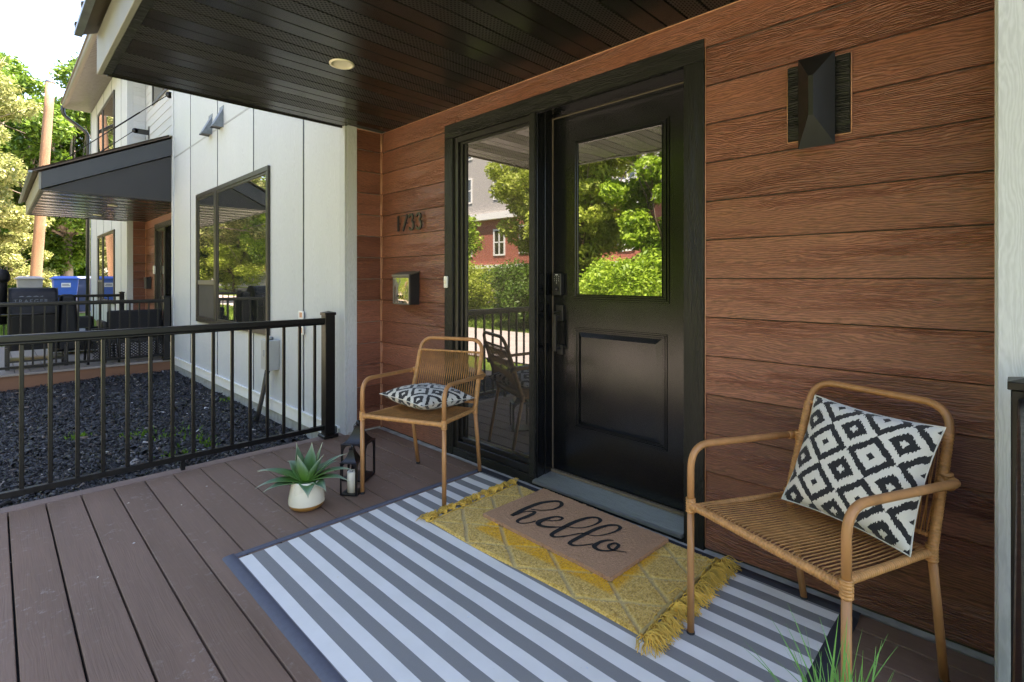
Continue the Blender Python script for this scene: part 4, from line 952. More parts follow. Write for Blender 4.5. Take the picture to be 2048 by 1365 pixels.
for key, P in HELLO.items():
    C_ = catmull(P); L = []; Rr = []
    for i, p in enumerate(C_):
        a = C_[max(0, i - 1)]; b = C_[min(len(C_) - 1, i + 1)]; t = Vector((b[0] - a[0], b[1] - a[1], 0)); t = t.normalized() if t.length > 1e-7 else Vector((1, 0, 0)); n = Vector((-t.y, t.x, 0))
        w = p[2] * 1.3 + rr.uniform(-.0009, .0009); c = inv @ Vector((p[0], p[1], 0)); c.z = zl
        L.append(c + n * w); Rr.append(c - n * w)
    zl += .00022
    k = len(C_); m.add(L + Rr, [(i, i + 1, k + i + 1, k + i) for i in range(k - 1)])
m.build('printed_word', 'ink', dm)

# ------------------------------------------------------------------ chairs
CH = dict(wf=.258, yf=-.276, wbf=.221, ybf=.247, zs=.436, wsb=.226, ysb=.169, zsb=.408, wa=.233, ya=.239, za=.597, wt=.219, yt=.30, zt=.821, zaf=.634)
def wrapped(m, pts, r, amp=.0021, pitch=.0095, n=10):
    P = resample(pts, pitch / 4); rs_ = [r + amp * (.0, .75, 1., .6)[i % 4] + rr.uniform(-.0002, .0002) for i in range(len(P))]
    m.tube(P, rs_, n)
def chair(label, loc, rz):
    g = CH; t = thing('rattan_chair', label, 'chair', (loc[0], loc[1], 0), rz=rz, group='rattan armchairs on the porch')
    RT = .0118; legs = []
    zf = .0
    armm = MB()
    for s in (-1, 1):
        # front leg continuing into the arm, the arm hooks round the back post
        f0 = (s * g['wf'], g['yf'], .008); c1 = (s * g['wf'], g['yf'], g['zaf'] + .004); e = (s * (g['wa'] + .026), g['ya'] - .008, g['za'] + .012); e2 = (s * (g['wa'] + .004), g['ya'] + .012, g['za'] + .008)
        leg = MB().tube([f0, (s * g['wf'], g['yf'], g['zs'] - .01)], RT, 12).build('leg', 'rattan_tube', t)
        MB().lathe([(.0128, 0), (.0135, .004), (.0130, .012), (0, .012)], (f0[0], f0[1], 0), 16).build('rubber_foot', 'rubber', leg)
        MB().tube(round_path([(s * g['wf'], g['yf'], g['zs'] - .012), c1, e, e2], [.085, .018], 9), RT, 12).build('armrest', 'rattan_tube', t)
        b0 = (s * g['wbf'], g['ybf'], .008); b1 = (s * g['wsb'], g['ysb'], g['zsb'])
        leg = MB().tube([b0, b1], RT, 12).build('leg', 'rattan_tube', t)
        MB().lathe([(.0128, 0), (.0135, .004), (.0130, .012), (0, .012)], (b0[0], b0[1], 0), 16).build('rubber_foot', 'rubber', leg)
    # back frame: inverted U from the seat up
    top = []
    k1 = (-g['wsb'], g['ysb'], g['zsb'] - .02); k2 = (-g['wt'], g['yt'], g['zt'] - .006)
    U = round_path([k1, (-g['wt'], g['yt'], g['zt'] - .006), (g['wt'], g['yt'], g['zt'] - .006), (g['wsb'], g['ysb'], g['zsb'] - .02)], .085, 10)
    MB().tube(U, RT, 12).build('back_frame', 'rattan_tube', t)
    # wrapped parts
    wm = MB(); lerp = lambda a, b, f: Vector(a) + (Vector(b) - Vector(a)) * f
    for s in (-1, 1):
        a = Vector((s * g['wsb'], g['ysb'], g['zsb'])); b = Vector((s * g['wt'], g['yt'], g['zt'])); d = b - a
        wrapped(wm, [a + d * .0, a + d * .80], RT + .0006)
        # arm/back and leg/rail binding knots
        for c, dr in (((s * g['wf'], g['yf'], g['zs']), (0, 0, 1)), ((s * (g['wa'] + .0), g['ya'] - .0, g['za'] + .008), (0, -.25, 1)), ((s * g['wsb'], g['ysb'], g['zsb']), (0, 0, 1))):
            c = Vector(c); dr = Vector(dr).normalized()
            wrapped(wm, [c - dr * .024, c + dr * .024], RT + .0024, .0026, .0085)
        c0 = Vector((s * g['wf'], g['yf'], g['zs'])); c1 = c0 + Vector((-s * .03, 0, 0)); wrapped(wm, [c0, c1], RT + .0015, .002, .006)
        e = Vector((s * (g['wa'] + .024), g['ya'] - .03, g['za'] + .012)); e2 = Vector((s * (g['wa'] + .02), g['ya'] - .006, g['za'] + .012)); wrapped(wm, [e, e2], RT + .001, .0016, .006)
    wm.build('binding', 'rattan_wrap', t)['kind'] = 'stuff'
    sr = MB(); FL = Vector((-g['wf'] + .0, g['yf'], g['zs'])); FR = Vector((g['wf'], g['yf'], g['zs'])); BL = Vector((-g['wsb'], g['ysb'], g['zsb'])); BR = Vector((g['wsb'], g['ysb'], g['zsb']))
    wrapped(sr, [FL + Vector((.012, 0, 0)), FR - Vector((.012, 0, 0))], RT - .0005)
    iL0 = FL + Vector((.020, .01, 0)); iR0 = FR - Vector((.020, -.01, 0)); iL1 = BL + Vector((.004, 0, 0)); iR1 = BR - Vector((.004, 0, 0))
    wrapped(sr, [iL0, iL1], RT - .002); wrapped(sr, [iR0, iR1], RT - .002); wrapped(sr, [BL, BR], RT - .003)
    sr.build('seat_rail', 'rattan_wrap', t)
    # seat cords in two layers, back cords in two crossing layers
    sw = MB(); n = 34
    for L in (0, 1):
        for k in range(n):
            f = (k + .5) / n; f2 = (k + .5 + (.35 if L else -.1)) / n + rr.uniform(-.004, .004)
            a = lerp(iL0, iR0, f); b = lerp(iL1, iR1, min(.99, max(.01, f2))); z = (RT - .001) if L == 0 else -(RT - .003)
            mid = lerp(a, b, .5) + Vector((0, 0, z - .006))
            rc = .0019; sw.tube([a + Vector((0, -.006, z * .4)), a + Vector((0, .010, z)), mid, b + Vector((0, -.01, z)), b + Vector((0, .004, z * .4))], rc, 6)
    o = sw.build('seat_weave', 'cord', t); o['kind'] = 'stuff'
    a = Vector((g['wsb'], g['ysb'], g['zsb'])); b = Vector((g['wt'], g['yt'], g['zt'])); d = b - a
    upL, upR = Vector((-a.x, a.y, a.z)) + Vector((-d.x, d.y, d.z)) * .80, a + d * .80; loL, loR = Vector((-a.x, a.y, a.z)) + Vector((-d.x, d.y, d.z)) * .10, a + d * .10
    br = MB(); wrapped(br, [upL, upR], .0058, .0016); wrapped(br, [loL, loR], .0058, .0016); br.build('back_rail', 'rattan_wrap', t)['kind'] = 'stuff'
    bw = MB(); n = 30; nrm = Vector((0, -d.z, d.y)).normalized()
    for L in (0, 1):
        for k in range(n):
            f = (k + .5) / n; a_ = lerp(upL, upR, f); b_ = lerp(loL, loR, min(.985, max(.015, f + (.022 if L else -.022)))); off = nrm * (.005 if L == 0 else -.005)
            mid = lerp(a_, b_, .5)
            bw.tube([a_ + off, mid + off * .3, b_ + off], .0018, 6)
    o = bw.build('back_weave', 'cord', t); o['kind'] = 'stuff'
    return t
chair('smaller looking rattan armchair left of the door, with a cushion lying flat on its seat', (1.202, -.417), .410)
chair('rattan armchair right of the door in the foreground, with a cushion leaning on its back', (3.232, -.399), -.350)

def pillow(label, M, size, thick, sag=0.):
    n = 36; root = None; m = MB(); vs = []; uvs = []
    def P(u, v, s):
        a = 1 - abs(u) ** 2.4; b = 1 - abs(v) ** 2.4; pin = 1 - .075 * (1 - v * v) * abs(u) ** 3 ; pin2 = 1 - .075 * (1 - u * u) * abs(v) ** 3
        h = thick / 2 * (max(0, a) ** .55) * (max(0, b) ** .55)
        wr = .0035 * mnoise.noise(Vector((u * 3.2, v * 3.2, s * 3))) * (1 if a * b > 0 else 0)
        return Vector((u * size / 2 * pin, v * size / 2 * pin2, s * (h + wr)))
    for s in (1, -1):
        for j in range(n + 1):
            for i in range(n + 1):
                u = -1 + 2 * i / n; v = -1 + 2 * j / n; vs.append(M @ P(u, v, s)); uvs.append(((u + 1) / 2, (v + 1) / 2))
    N1 = (n + 1) ** 2; fs = []
    for j in range(n):
        for i in range(n):
            q = (j * (n + 1) + i, j * (n + 1) + i + 1, (j + 1) * (n + 1) + i + 1, (j + 1) * (n + 1) + i); fs.append(q); fs.append(tuple(N1 + x for x in reversed(q)))
    m.add(vs, fs, True)
    t = thing('cushion', label, 'cushion', M.translation, group=None)
    m.v = [tuple(Vector(p) - M.translation) for p in m.v]
    ob = m.build('cover', 'ikat', t)
    uvl = ob.data.uv_layers.new(name='UVMap')
    for l in ob.data.loops: uvl.data[l.index].uv = uvs[l.vertex_index]
    pp = [M @ P(-1 + 2 * k / 30, -1, 1) for k in range(30)] + [M @ P(1, -1 + 2 * k / 30, 1) for k in range(30)] + [M @ P(1 - 2 * k / 30, 1, 1) for k in range(30)] + [M @ P(-1, 1 - 2 * k / 30, 1) for k in range(30)]
    MB().tube([p - M.translation for p in pp], .0024, 6, closed=True).build('piping', 'white_pipe', t)
    return t
MT['white_pipe'] = simple('cushion_piping', (.60, .58, .52), .85, var=.1)
from mathutils import Euler
M2 = Matrix.Translation((3.322, -.329, .614)) @ (Matrix.Rotation(-.279, 4, 'Z') @ Matrix.Rotation(.055, 4, 'Y') @ Matrix.Rotation(1.122, 4, 'X'))
pillow('black and white diamond cushion leaning upright in the right rattan chair', M2, .372, .135)
M1 = Matrix.Translation((1.165, -.396, .500)) @ (Matrix.Rotation(.046, 4, 'Z') @ Matrix.Rotation(R(1.5), 4, 'Y') @ Matrix.Rotation(R(-3), 4, 'X'))
pillow('black and white diamond cushion lying flat on the left rattan chair', M1, .40, .125)

# ------------------------------------------------------------------ lanterns
def lantern(label, c, rz, s, hb, hroof, candle):
    t = thing('lantern', label, 'lantern', (c[0], c[1], 0), rz=rz, group='black metal lanterns by the chair')
    a = s / 2; fr = MB(); p = s * .085
    MB().box(-a, -a, 0.002, a, a, s * .09).build('base', 'lantern', t, bevel=.001)
    for k in range(4):
        # arched side panel
        n = 12; ow = a - p * 1.15; zb = s * .09; za = hb - s * .30 - .004; vs = []; fs = []
        rz_ = Matrix.Rotation(k * math.pi / 2, 4, 'Z')
        out = [(-a, zb), (-a, hb), (a, hb), (a, zb)]
        arcp = [(ow * math.cos(math.pi - math.pi * i / n), za + ow * .95 * math.sin(math.pi * i / n)) for i in range(n + 1)]
        inn = [(-ow, zb)] + arcp + [(ow, zb)]
        outer = [(-a, zb)] + [(-a + 2 * a * i / n if 0 < i < n else (-a if i == 0 else a), hb) for i in range(n + 1)] + [(a, zb)]
        N = len(inn)
        for y in (-a, -a + .0022):
            vs += [(x, y, z) for x, z in outer] + [(x, y, z) for x, z in inn]
        for i in range(N - 1):
            fs.append((i, i + 1, N + i + 1, N + i)); fs.append((2 * N + i, 3 * N + i, 3 * N + i + 1, 2 * N + i + 1)); fs.append((N + i, N + i + 1, 3 * N + i + 1, 3 * N + i))
        MB().add([rz_ @ Vector(v) for v in vs], fs).build('side_panel', 'lantern', t)
    prof = [(a * 1.04, hb), (a * 1.04, hb + .003)]
    n = 8
    for i in range(1, n + 1):
        f = i / n; prof.append((a * (1.04 - .80 * f ** .62), hb + .003 + hroof * f ** 1.25))
    vs = []; fs = []
    for r_, z in prof: vs += [(-r_, -r_, z), (r_, -r_, z), (r_, r_, z), (-r_, r_, z)]
    for i in range(len(prof) - 1):
        for k in range(4): fs.append((i * 4 + k, i * 4 + (k + 1) % 4, (i + 1) * 4 + (k + 1) % 4, (i + 1) * 4 + k))
    fs.append((len(vs) - 4, len(vs) - 3, len(vs) - 2, len(vs) - 1)); fs.append((3, 2, 1, 0))
    rf = MB().add(vs, fs).build('roof', 'lantern', t)
    zt = hb + hroof; q = s * .12
    MB().box(-q, -q, zt, q, q, zt + s * .10).lathe([(0, .0), (q * .7, .01 * s), (q * .9, .12 * s), (q * .5, .2 * s), (0, .22 * s)], (0, 0, zt + s * .10), 12).build('finial', 'lantern', rf)
    MB().tube([Vector((.0 + q * 1.1 * math.cos(b_), -q * 1.2, zt + s * .06 + q * 1.3 * math.sin(b_))) for b_ in [i * 2 * math.pi / 16 for i in range(16)]], .0016, 6, closed=True).build('ring_handle', 'lantern', rf)
    if candle:
        cd = thing('candle', 'ivory pillar candle standing inside the smaller black lantern', 'candle', (c[0], c[1], s * .09))
        MB().lathe([(0, 0), (.027, 0), (.0275, .11), (.024, .115), (.010, .108), (0, .107)], n=28).build('wax', 'candle', cd)
        MB().tube([(0, 0, .105), (.001, 0, .118)], .0012, 6).build('wick', 'ink', cd)
    return t
lantern('smaller black lantern with an ivory candle, beside the front leg of the left chair', (1.024, -.806, 0), R(36), .098, .178, .062, True)
lantern('taller black lantern behind the smaller one, near the left chair', (.843, -.670, 0), R(36), .150, .215, .085, False)

# ------------------------------------------------------------------ agave planter
ag = thing('potted_plant', 'green agave plant in a cream and ochre pot on the deck', 'potted plant', (1.018, -1.062, 0))
pot = MB().lathe([(.0900, .031), (.0902, .048), (.0865, .075), (.079, .110), (.071, .140), (.0685, .146), (.065, .146), (.066, .135), (.070, .11)], n=48).build('pot', 'ceramic', ag)
MB().lathe([(0, .001), (.050, .0), (.068, .004), (.082, .014), (.0885, .024), (.0900, .031)], n=48).build('glazed_base', 'ochre', pot)
vs = [(0, 0, .134)]; n = 30
for r_ in (.02, .04, .067):
    for k in range(n): a = 2 * math.pi * k / n; vs.append((r_ * math.cos(a), r_ * math.sin(a), .131 + rr.uniform(-.003, .003)))
fs = [(0, 1 + k, 1 + (k + 1) % n) for k in range(n)] + [(1 + r_ * n + k, 1 + (r_ + 1) * n + k, 1 + (r_ + 1) * n + (k + 1) % n, 1 + r_ * n + (k + 1) % n) for r_ in range(2) for k in range(n)]
MB().add(vs, fs).build('soil', 'soil', ag)
def agave_leaf(az, L, w, el0, droop, twist=0.):
    L *= 1.10 if el0 > 1 else 1.22; w *= 1.95 if el0 > 1 else 1.75
    n = 12; vs = []; fs = []; tip = []; p = Vector((.010 * math.cos(az), .010 * math.sin(az), .138)); el = el0
    for i in range(n + 1):
        t = i / n; d = Vector((math.cos(az) * math.cos(el), math.sin(az) * math.cos(el), math.sin(el))); side = Vector((-math.sin(az), math.cos(az), 0)); up = side.cross(d) * -1
        if i: p = p + d * (L / n)
        el = el0 - droop * t ** 1.5
        ww = w * (.42 + .58 * math.sin(math.pi * min(1, t * .95 + .12) ** .9)) * (1 - t ** 3.2) if t < 1 else 0.0004
        ww = max(ww, .0004); cup = .30 * ww
        for s_ in (-1, -.5, 0, .5, 1):
            q = p + side * (s_ * ww) + up * (-cup * (1 - s_ * s_) * 1.2) + up * (twist * s_ * ww)
            vs.append(q); tip.append(max(0, t * 1.0 + .12 * abs(s_) - .05))
    for i in range(n):
        for k in range(4): fs.append((i * 5 + k, i * 5 + k + 1, (i + 1) * 5 + k + 1, (i + 1) * 5 + k))
    o = MB().add(vs, fs, True).build('leaf', 'agave', ag); a_ = o.data.attributes.new('tip', 'FLOAT', 'POINT'); a_.data.foreach_set('value', tip)
    md = o.modifiers.new('s', 'SOLIDIFY'); md.thickness = .0018
# camera looks from about azimuth -41 deg; picture left is azimuth ~ 225, right ~ 45
V = -R(41)
for az, L, w, el, dr in ((V - 1.45, .205, .020, .62, 1.0), (V - 1.75, .225, .022, .42, .75), (V - 1.2, .20, .021, .35, 1.0), (V - 1.05, .17, .022, .25, .9), (V - 2.3, .17, .024, .75, 1.25),
                     (V + 1.45, .215, .019, .60, 1.05), (V + 1.25, .205, .019, .42, .95), (V + 1.8, .19, .021, .85, .8), (V + .95, .13, .024, .35, 1.5), (V + .35, .125, .025, .35, 1.9),
                     (V - .5, .15, .024, 1.28, .12), (V - 1.9, .185, .022, 1.25, -.15), (V + 2.0, .185, .022, 1.22, .0), (V + 2.9, .175, .022, 1.32, -.1), (V + 1.2, .16, .020, 1.1, .3), (V + 3.1, .15, .022, .5, 1.2), (V + 2.5, .17, .022, .6, 1.1)):
    agave_leaf(az, L, w, el, dr)

# foreground artificial grass in a pot (only its tips reach the picture)
gp = thing('potted_grass', 'tips of bright green grass blades at the bottom right in front of the right chair', 'potted plant', (3.425, -1.00, 0))
MB().lathe([(0, 0), (.06, 0), (.085, .18), (.085, .19), (.078, .19), (.07, .17), (0, .17)], n=36).build('pot', 'ceramic', gp)
rq = random.Random(21)
for k in range(90):
    a = rq.uniform(0, 2 * math.pi); b = rq.uniform(0, .055); L = rq.uniform(.18, .315); ln = rq.uniform(.05, .88); az = rq.uniform(0, 2 * math.pi)
    n = 7; vs = []; fs = []; p = Vector((b * math.cos(a), b * math.sin(a), .17)); sd_ = Vector((-math.sin(az), math.cos(az), 0)); 
    for i in range(n + 1):
        t = i / n; e_ = math.pi / 2 - ln * (.5 + t * .9); d = Vector((math.cos(az) * math.cos(e_), math.sin(az) * math.cos(e_), math.sin(e_)))
        if i: p = p + d * (L / n)
        w = .0026 * (1 - t ** 2.5) + .0002; fo = d.cross(sd_) * w * .5
        vs += [p - sd_ * w, p + fo, p + sd_ * w]
    for i in range(n): fs += [(i * 3, i * 3 + 1, i * 3 + 4, i * 3 + 3), (i * 3 + 1, i * 3 + 2, i * 3 + 5, i * 3 + 4)]
    MB().add(vs, fs, True).build('blade', 'plastic_grass', gp)

# a few fallen petals and scraps on the boards
PL = ['tiny pale petal on the deck left of the plant pot', 'tiny pale petal on the deck just left of the rug corner', 'tiny pale petal nearest the bottom edge, on the deck', 'tiny pale petal on the deck nearest the railing', 'tiny pale petal on the rug near its left border', 'tiny pale petal on the rug in front of the yellow rug', 'tiny pale petal at the far left of the deck', 'tiny pale petal on the rug near the right chair']
for i, (x, y) in enumerate(((.52, -1.52), (.83, -1.78), (1.06, -1.93), (.35, -1.35), (1.75, -1.25), (2.3, -1.05), (.3, -1.72), (2.75, -.95))):
    m = MB().add([(0, 0, .001), (.007, .003, .003), (.013, .001, .001), (.006, -.004, .0025)], [(0, 1, 2, 3)])
    o = tag(m.build('fallen_petal', 'paper' if i % 2 else 'candle'), PL[i], 'petal', 'tiny petals fallen on the porch'); o.location = (x, y, .0003 if x < 1.25 else .009); o.rotation_euler = (0, 0, i * 1.3)

# ------------------------------------------------------------------ far porch furniture
gr = thing('covered_grill', 'pellet grill under a black lettered cover on the far porch', 'grill', (-5.90, -1.73, 0))
def boxy(m, x0, y0, z0, x1, y1, z1, tx=0, ty=0, jit=0.):   # tapered box
    vs = [(x0, y0, z0), (x1, y0, z0), (x1, y1, z0), (x0, y1, z0), (x0 + tx, y0 + ty, z1), (x1 - tx, y0 + ty, z1), (x1 - tx, y1 - ty, z1), (x0 + tx, y1 - ty, z1)]
    return m.add(vs, [(0, 3, 2, 1), (4, 5, 6, 7), (0, 1, 5, 4), (1, 2, 6, 5), (2, 3, 7, 6), (3, 0, 4, 7)])
# draped cover: profile in (x,z) facing the camera (+x), running along y
prof = [(.24, .26), (.27, .70), (.262, .76), (.225, .95), (.185, 1.03), (.12, 1.072), (.02, 1.085), (-.10, 1.07), (-.19, 1.0), (-.24, .88), (-.27, .70), (-.24, .26)]
m = MB(); ny_ = 16; vs = []
for j in range(ny_ + 1):
    y = -.35 + .49 * j / ny_; e = min(1, (j + .15) / 1.2, (ny_ - j + .15) / 1.2)
    for k, (x, z) in enumerate(prof):
        w = .012 * mnoise.noise(Vector((y * 5, k * .9, 3)))
        vs.append((x * (.93 + .07 * e) + w, y, z * (.985 + .015 * e) + w * .4))
K = len(prof); fs = [(j * K + k, j * K + k + 1, (j + 1) * K + k + 1, (j + 1) * K + k) for j in range(ny_) for k in range(K - 1)] + [tuple(range(K)), tuple(ny_ * K + k for k in reversed(range(K)))]
cv = m.add(vs, fs).build('cover', 'cover', gr, bevel=.02, segs=3)
m = MB(); boxy(m, -.20, .12, .20, .20, .38, .985, .05, .05); m.build('side_cover', 'cover', gr, bevel=.045, segs=4)
MB().tube([(.0, -.43, .60), (.0, -.43, 1.12), (.02, -.43, 1.25)], [.07, .075, .07], 12).lathe([(0, .14), (.075, .12), (.10, .06), (.105, 0), (.08, -.04), (0, -.05)], (.02, -.43, 1.20), 16).build('chimney_cover', 'cover', gr)
MB().tube([(.275, -.42, .735), (.278, -.1, .735), (.272, .10, .735)], .012, 8).build('cover_hem', 'rail', gr)
for x, y in ((.2, -.36), (-.2, -.36), (.2, .22), (-.2, .22)): MB().box(x - .022, y - .022, 0.01, x + .022, y + .022, .30).build('leg', 'black_metal', gr)
MB().box(-.2, -.36, .10, .2, .22, .125).build('shelf', 'black_metal', gr)
vs, fs = text_geo('TRAEGER', .066, 0, 1.3)
ax_, az_ = .255 - .2, .74 - 1.03; L_ = math.hypot(ax_, az_)
MB().add([(.2255 + .0145 - y_ * .185, -.135 + x_, .905 + y_ * .98) for x_, y_, _ in vs], fs).build('printed_lettering', 'print_grey', gr)
MB().add([(.2245 - .006, -.26 + i * .035, .955 + .012 * (i % 2)) for i in range(8)] + [(.2225 - .006, -.26 + i * .035, .966 + .012 * (i % 2)) for i in range(8)], [(i, i + 1, 9 + i, 8 + i) for i in range(7)]).build('printed_emblem', 'print_grey', gr)

def mesh_wicker(m, P0, U, Vv, nu, nv, r):
    for k in range(nu + nv):
        for sgn in (1, -1):
            pts = []
            for q in range(13):
                t = q / 12; u = (k - nv * t) / nu if sgn > 0 else (k - nv + nv * t) / nu
                if 0 <= u <= 1: pts.append(Vector(P0) + Vector(U) * u + Vector(Vv) * t)
            if len(pts) > 1: m.tube(pts, r, 4, caps=False)
lv = thing('loveseat', 'black wicker loveseat with navy back cushions behind the far porch railing', 'sofa', (-5.78, -.78, 0))
MB().box(.17, -.30, .34, .25, .36, .75).build('backrest', 'cushion', lv, bevel=.03, segs=3)
MB().box(-.30, -.30, .34, .17, .36, .42).build('seat_cushion', 'cushion', lv, bevel=.02, segs=2)
MB().box(-.32, -.36, .24, .25, -.30, .60).build('armrest', 'wicker', lv, bevel=.02, segs=2); MB().box(-.32, .36, .24, .25, .42, .60).build('armrest', 'wicker', lv, bevel=.02, segs=2)
MB().box(-.30, -.30, .27, .22, .36, .335).build('seat_frame', 'wicker', lv)
m = MB(); mesh_wicker(m, (.24, -.30, .05), (0, .66, 0), (0, 0, .24), 14, 6, .006); o = m.build('wicker_lattice', 'wicker', lv); o['kind'] = 'stuff'
for x in (-.28, .22):
    for y in (-.32, .38): MB().tube([(x, y, .01), (x, y, .27)], .018, 8).build('leg', 'wicker', lv)
st = thing('wicker_table', 'small black wicker side table with lattice sides on the far porch', 'table', (-5.72, -1.12, 0))
MB().tube([(.20 * math.cos(a), .17 * math.sin(a), .50) for a in [i * 2 * math.pi / 20 for i in range(20)]], .014, 6, closed=True).build('top_rim', 'wicker', st)
m = MB(); mesh_wicker(m, (.19, -.13, .06), (0, .26, 0), (0, 0, .26), 7, 7, .0055); mesh_wicker(m, (.17, -.13, .40), (0, .26, 0), (0, 0, .10), 7, 3, .0055); o = m.build('wicker_lattice', 'wicker', st); o['kind'] = 'stuff'
MB().box(-.16, -.13, .33, .18, .13, .36).build('shelf', 'wicker', st)
for x in (-.17, .19):
    for y in (-.15, .15): MB().tube([(x * 1.1, y * 1.15, .01), (x, y, .50)], .015, 6).build('leg', 'wicker', st)
ch3 = thing('wicker_chair', 'low pale cushioned wicker seat behind the side table on the far porch', 'chair', (-7.3, -1.30, 0))
MB().box(-.25, -.26, .30, .25, .26, .38).build('seat_cushion', 'grey_plastic', ch3, bevel=.03, segs=3)
MB().box(-.26, -.28, .06, .26, .28, .29).build('base', 'wicker', ch3, bevel=.01)
MB().box(-.30, -.28, .29, -.22, .28, .58).build('backrest', 'wicker', ch3, bevel=.03, segs=2)

# ------------------------------------------------------------------ bins, poles
def bin_(label, x, y, body, lid, rz=0.):
    z = gz(x, y); t = thing('wheelie_bin', label, 'recycling bin', (x, y, z), rz=rz)
    m = MB(); boxy(m, -.25, -.24, .08, .25, .24, .06, 0, 0); m = MB()
    vs = [(-.22, -.21, .04), (.22, -.21, .04), (.22, .21, .04), (-.22, .21, .04), (-.30, -.26, 1.0), (.30, -.26, 1.0), (.30, .28, 1.0), (-.30, .28, 1.0)]
    m.add(vs, [(0, 3, 2, 1), (0, 1, 5, 4), (1, 2, 6, 5), (2, 3, 7, 6), (3, 0, 4, 7)]); m.build('body', body, t, bevel=.02, segs=2)
    m = MB(); m.box(-.33, -.31, 1.0, .34, .31, 1.035); boxy(m, -.31, -.29, 1.034, .32, .29, 1.09, .08, .08); m.build('lid', lid, t, bevel=.012, segs=2)
    MB().tube([(-.36, -.2, 1.0), (-.36, .2, 1.0)], .018, 8).build('handle', lid, t)
    for s in (-1, 1): MB().lathe([(0, -.02), (.11, -.02), (.11, .02), (0, .02)], (-.22, s * .25, .11), 18, axis='y').build('wheel', 'rubber', t)
    return t
b1 = bin_('bright blue recycling bin with a white label beyond the far porch', -15.5, -.80, 'bin_blue', 'bin_blue')
MB().box(.288, -.09, .78, .296, .11, .90).build('label', 'paper', b1)
MB().box(.297, -.07, .82, .299, .09, .835).box(.297, -.07, .85, .299, .07, .865).build('label_print', 'bin_dark', b1)
bin_('pale grey bin lid showing above the covered grill', -16.3, -1.50, 'bin_grey', 'bin_grey')
bin_('slate blue bin partly behind the dark downspout', -16.6, -.22, 'bin_dark', 'bin_dark')
def pole(label, x, y, r0, r1, h, lean, mat):
    z = gz(x, y); t = thing('utility_pole', label, 'pole', (x, y, z - .3))
    pts = [Vector((lean[0] * f, lean[1] * f, h * f)) for f in [i / 8 for i in range(9)]]
    MB().tube(pts, [r0 + (r1 - r0) * i / 8 for i in range(9)], 18).build('shaft', mat, t)
    MB().lathe([(r1 + .008, -.04), (r1 + .008, .03), (0, .05)], (lean[0], lean[1], h), 18).build('cap', 'steel', t)
    return t
pole('leaning orange brown wooden utility pole between the trees', -18.1, -1.36, .15, .115, 7.55, (.0, .42), 'pole')
pole('thin grey post far behind beside the green tree trunk', -30, -.35, .10, .10, 4.2, (0, 0), 'steel')

# ------------------------------------------------------------------ trees
def leaf_cloud(name, centers, n, size, mat, parent, seed, flat=.35):
    rg_ = np.random.default_rng(seed); C_ = np.array([c[:3] for c in centers]); Rd = np.array([c[3] for c in centers]); wts = Rd ** 2; wts = wts / wts.sum()
    k = rg_.choice(len(C_), n, p=wts); d = rg_.normal(0, 1, (n, 3)); d /= np.linalg.norm(d, axis=1)[:, None]; r = Rd[k] * rg_.uniform(.25, 1.0, n) ** .45 * rg_.uniform(.75, 1.15, n)
    P = C_[k] + d * r[:, None] * np.array([1, 1, .72])
    s = size * rg_.uniform(.6, 1.35, n); N = rg_.normal(0, 1, (n, 3)) + np.array([0, 0, flat * 2]) + d * .6; N /= np.linalg.norm(N, axis=1)[:, None]
    A = np.cross(N, rg_.normal(0, 1, (n, 3))); A /= np.linalg.norm(A, axis=1)[:, None]; B = np.cross(N, A)
    V = np.stack([P - A * s[:, None], P - B * (s * .45)[:, None], P + A * s[:, None], P + B * (s * .45)[:, None]], 1)
    F = np.arange(n * 4).reshape(n, 4)
    return big_mesh(name, V.reshape(-1, 3), F, mat, parent)
def tree(label, x, y, h, cr, crown_z0, leaf, bark, n, ls, seed, tr=.16, clusters=40, squash=1., droop=0., cat='tree', group='trees and shrubs round the houses', cx=0, cy=0, thin=1.):
    rg_ = random.Random(seed); z = gz(x, y); t = thing('tree', label, cat, (x, y, z), group=group)
    cen = []; m = MB(); fork = Vector((cx * .3, cy * .3, crown_z0 + (h - crown_z0) * .15))
    m.tube([(0, 0, -.2), (0.02, 0, crown_z0 * .5), fork], [tr * 1.25, tr, tr * .8], 10)
    cc = Vector((cx, cy, crown_z0 + (h - crown_z0) * .5)); hz = (h - crown_z0) * .5
    for i in range(clusters):
        d = Vector((rg_.gauss(0, 1), rg_.gauss(0, 1), rg_.gauss(0, 1))).normalized(); q = rg_.uniform(.45, 1.0)
        p = cc + Vector((d.x * cr * q, d.y * cr * q * squash, d.z * hz * q)); p.z -= droop * (d.x ** 2 + d.y ** 2) * rg_.uniform(0, 1)
        cen.append((p.x, p.y, p.z, cr * rg_.uniform(.16, .34) * thin))
        if i % 2 == 0:
            mid = fork.lerp(p, .5) + Vector((rg_.uniform(-.2, .2), rg_.uniform(-.2, .2), rg_.uniform(0, .4)))
            m.tube([fork - Vector((0, 0, .1)), mid, p], [tr * .38, tr * .22, tr * .06], 6)
            for _ in range(2):
                e = p + Vector((rg_.gauss(0, .5), rg_.gauss(0, .5), rg_.gauss(0, .4))) * cr * .35; m.tube([mid.lerp(p, .6), e], [tr * .10, tr * .03], 4)
    m.build('trunk', bark, t); leaf_cloud('crown', cen, n, ls, leaf, t, seed)
    return t
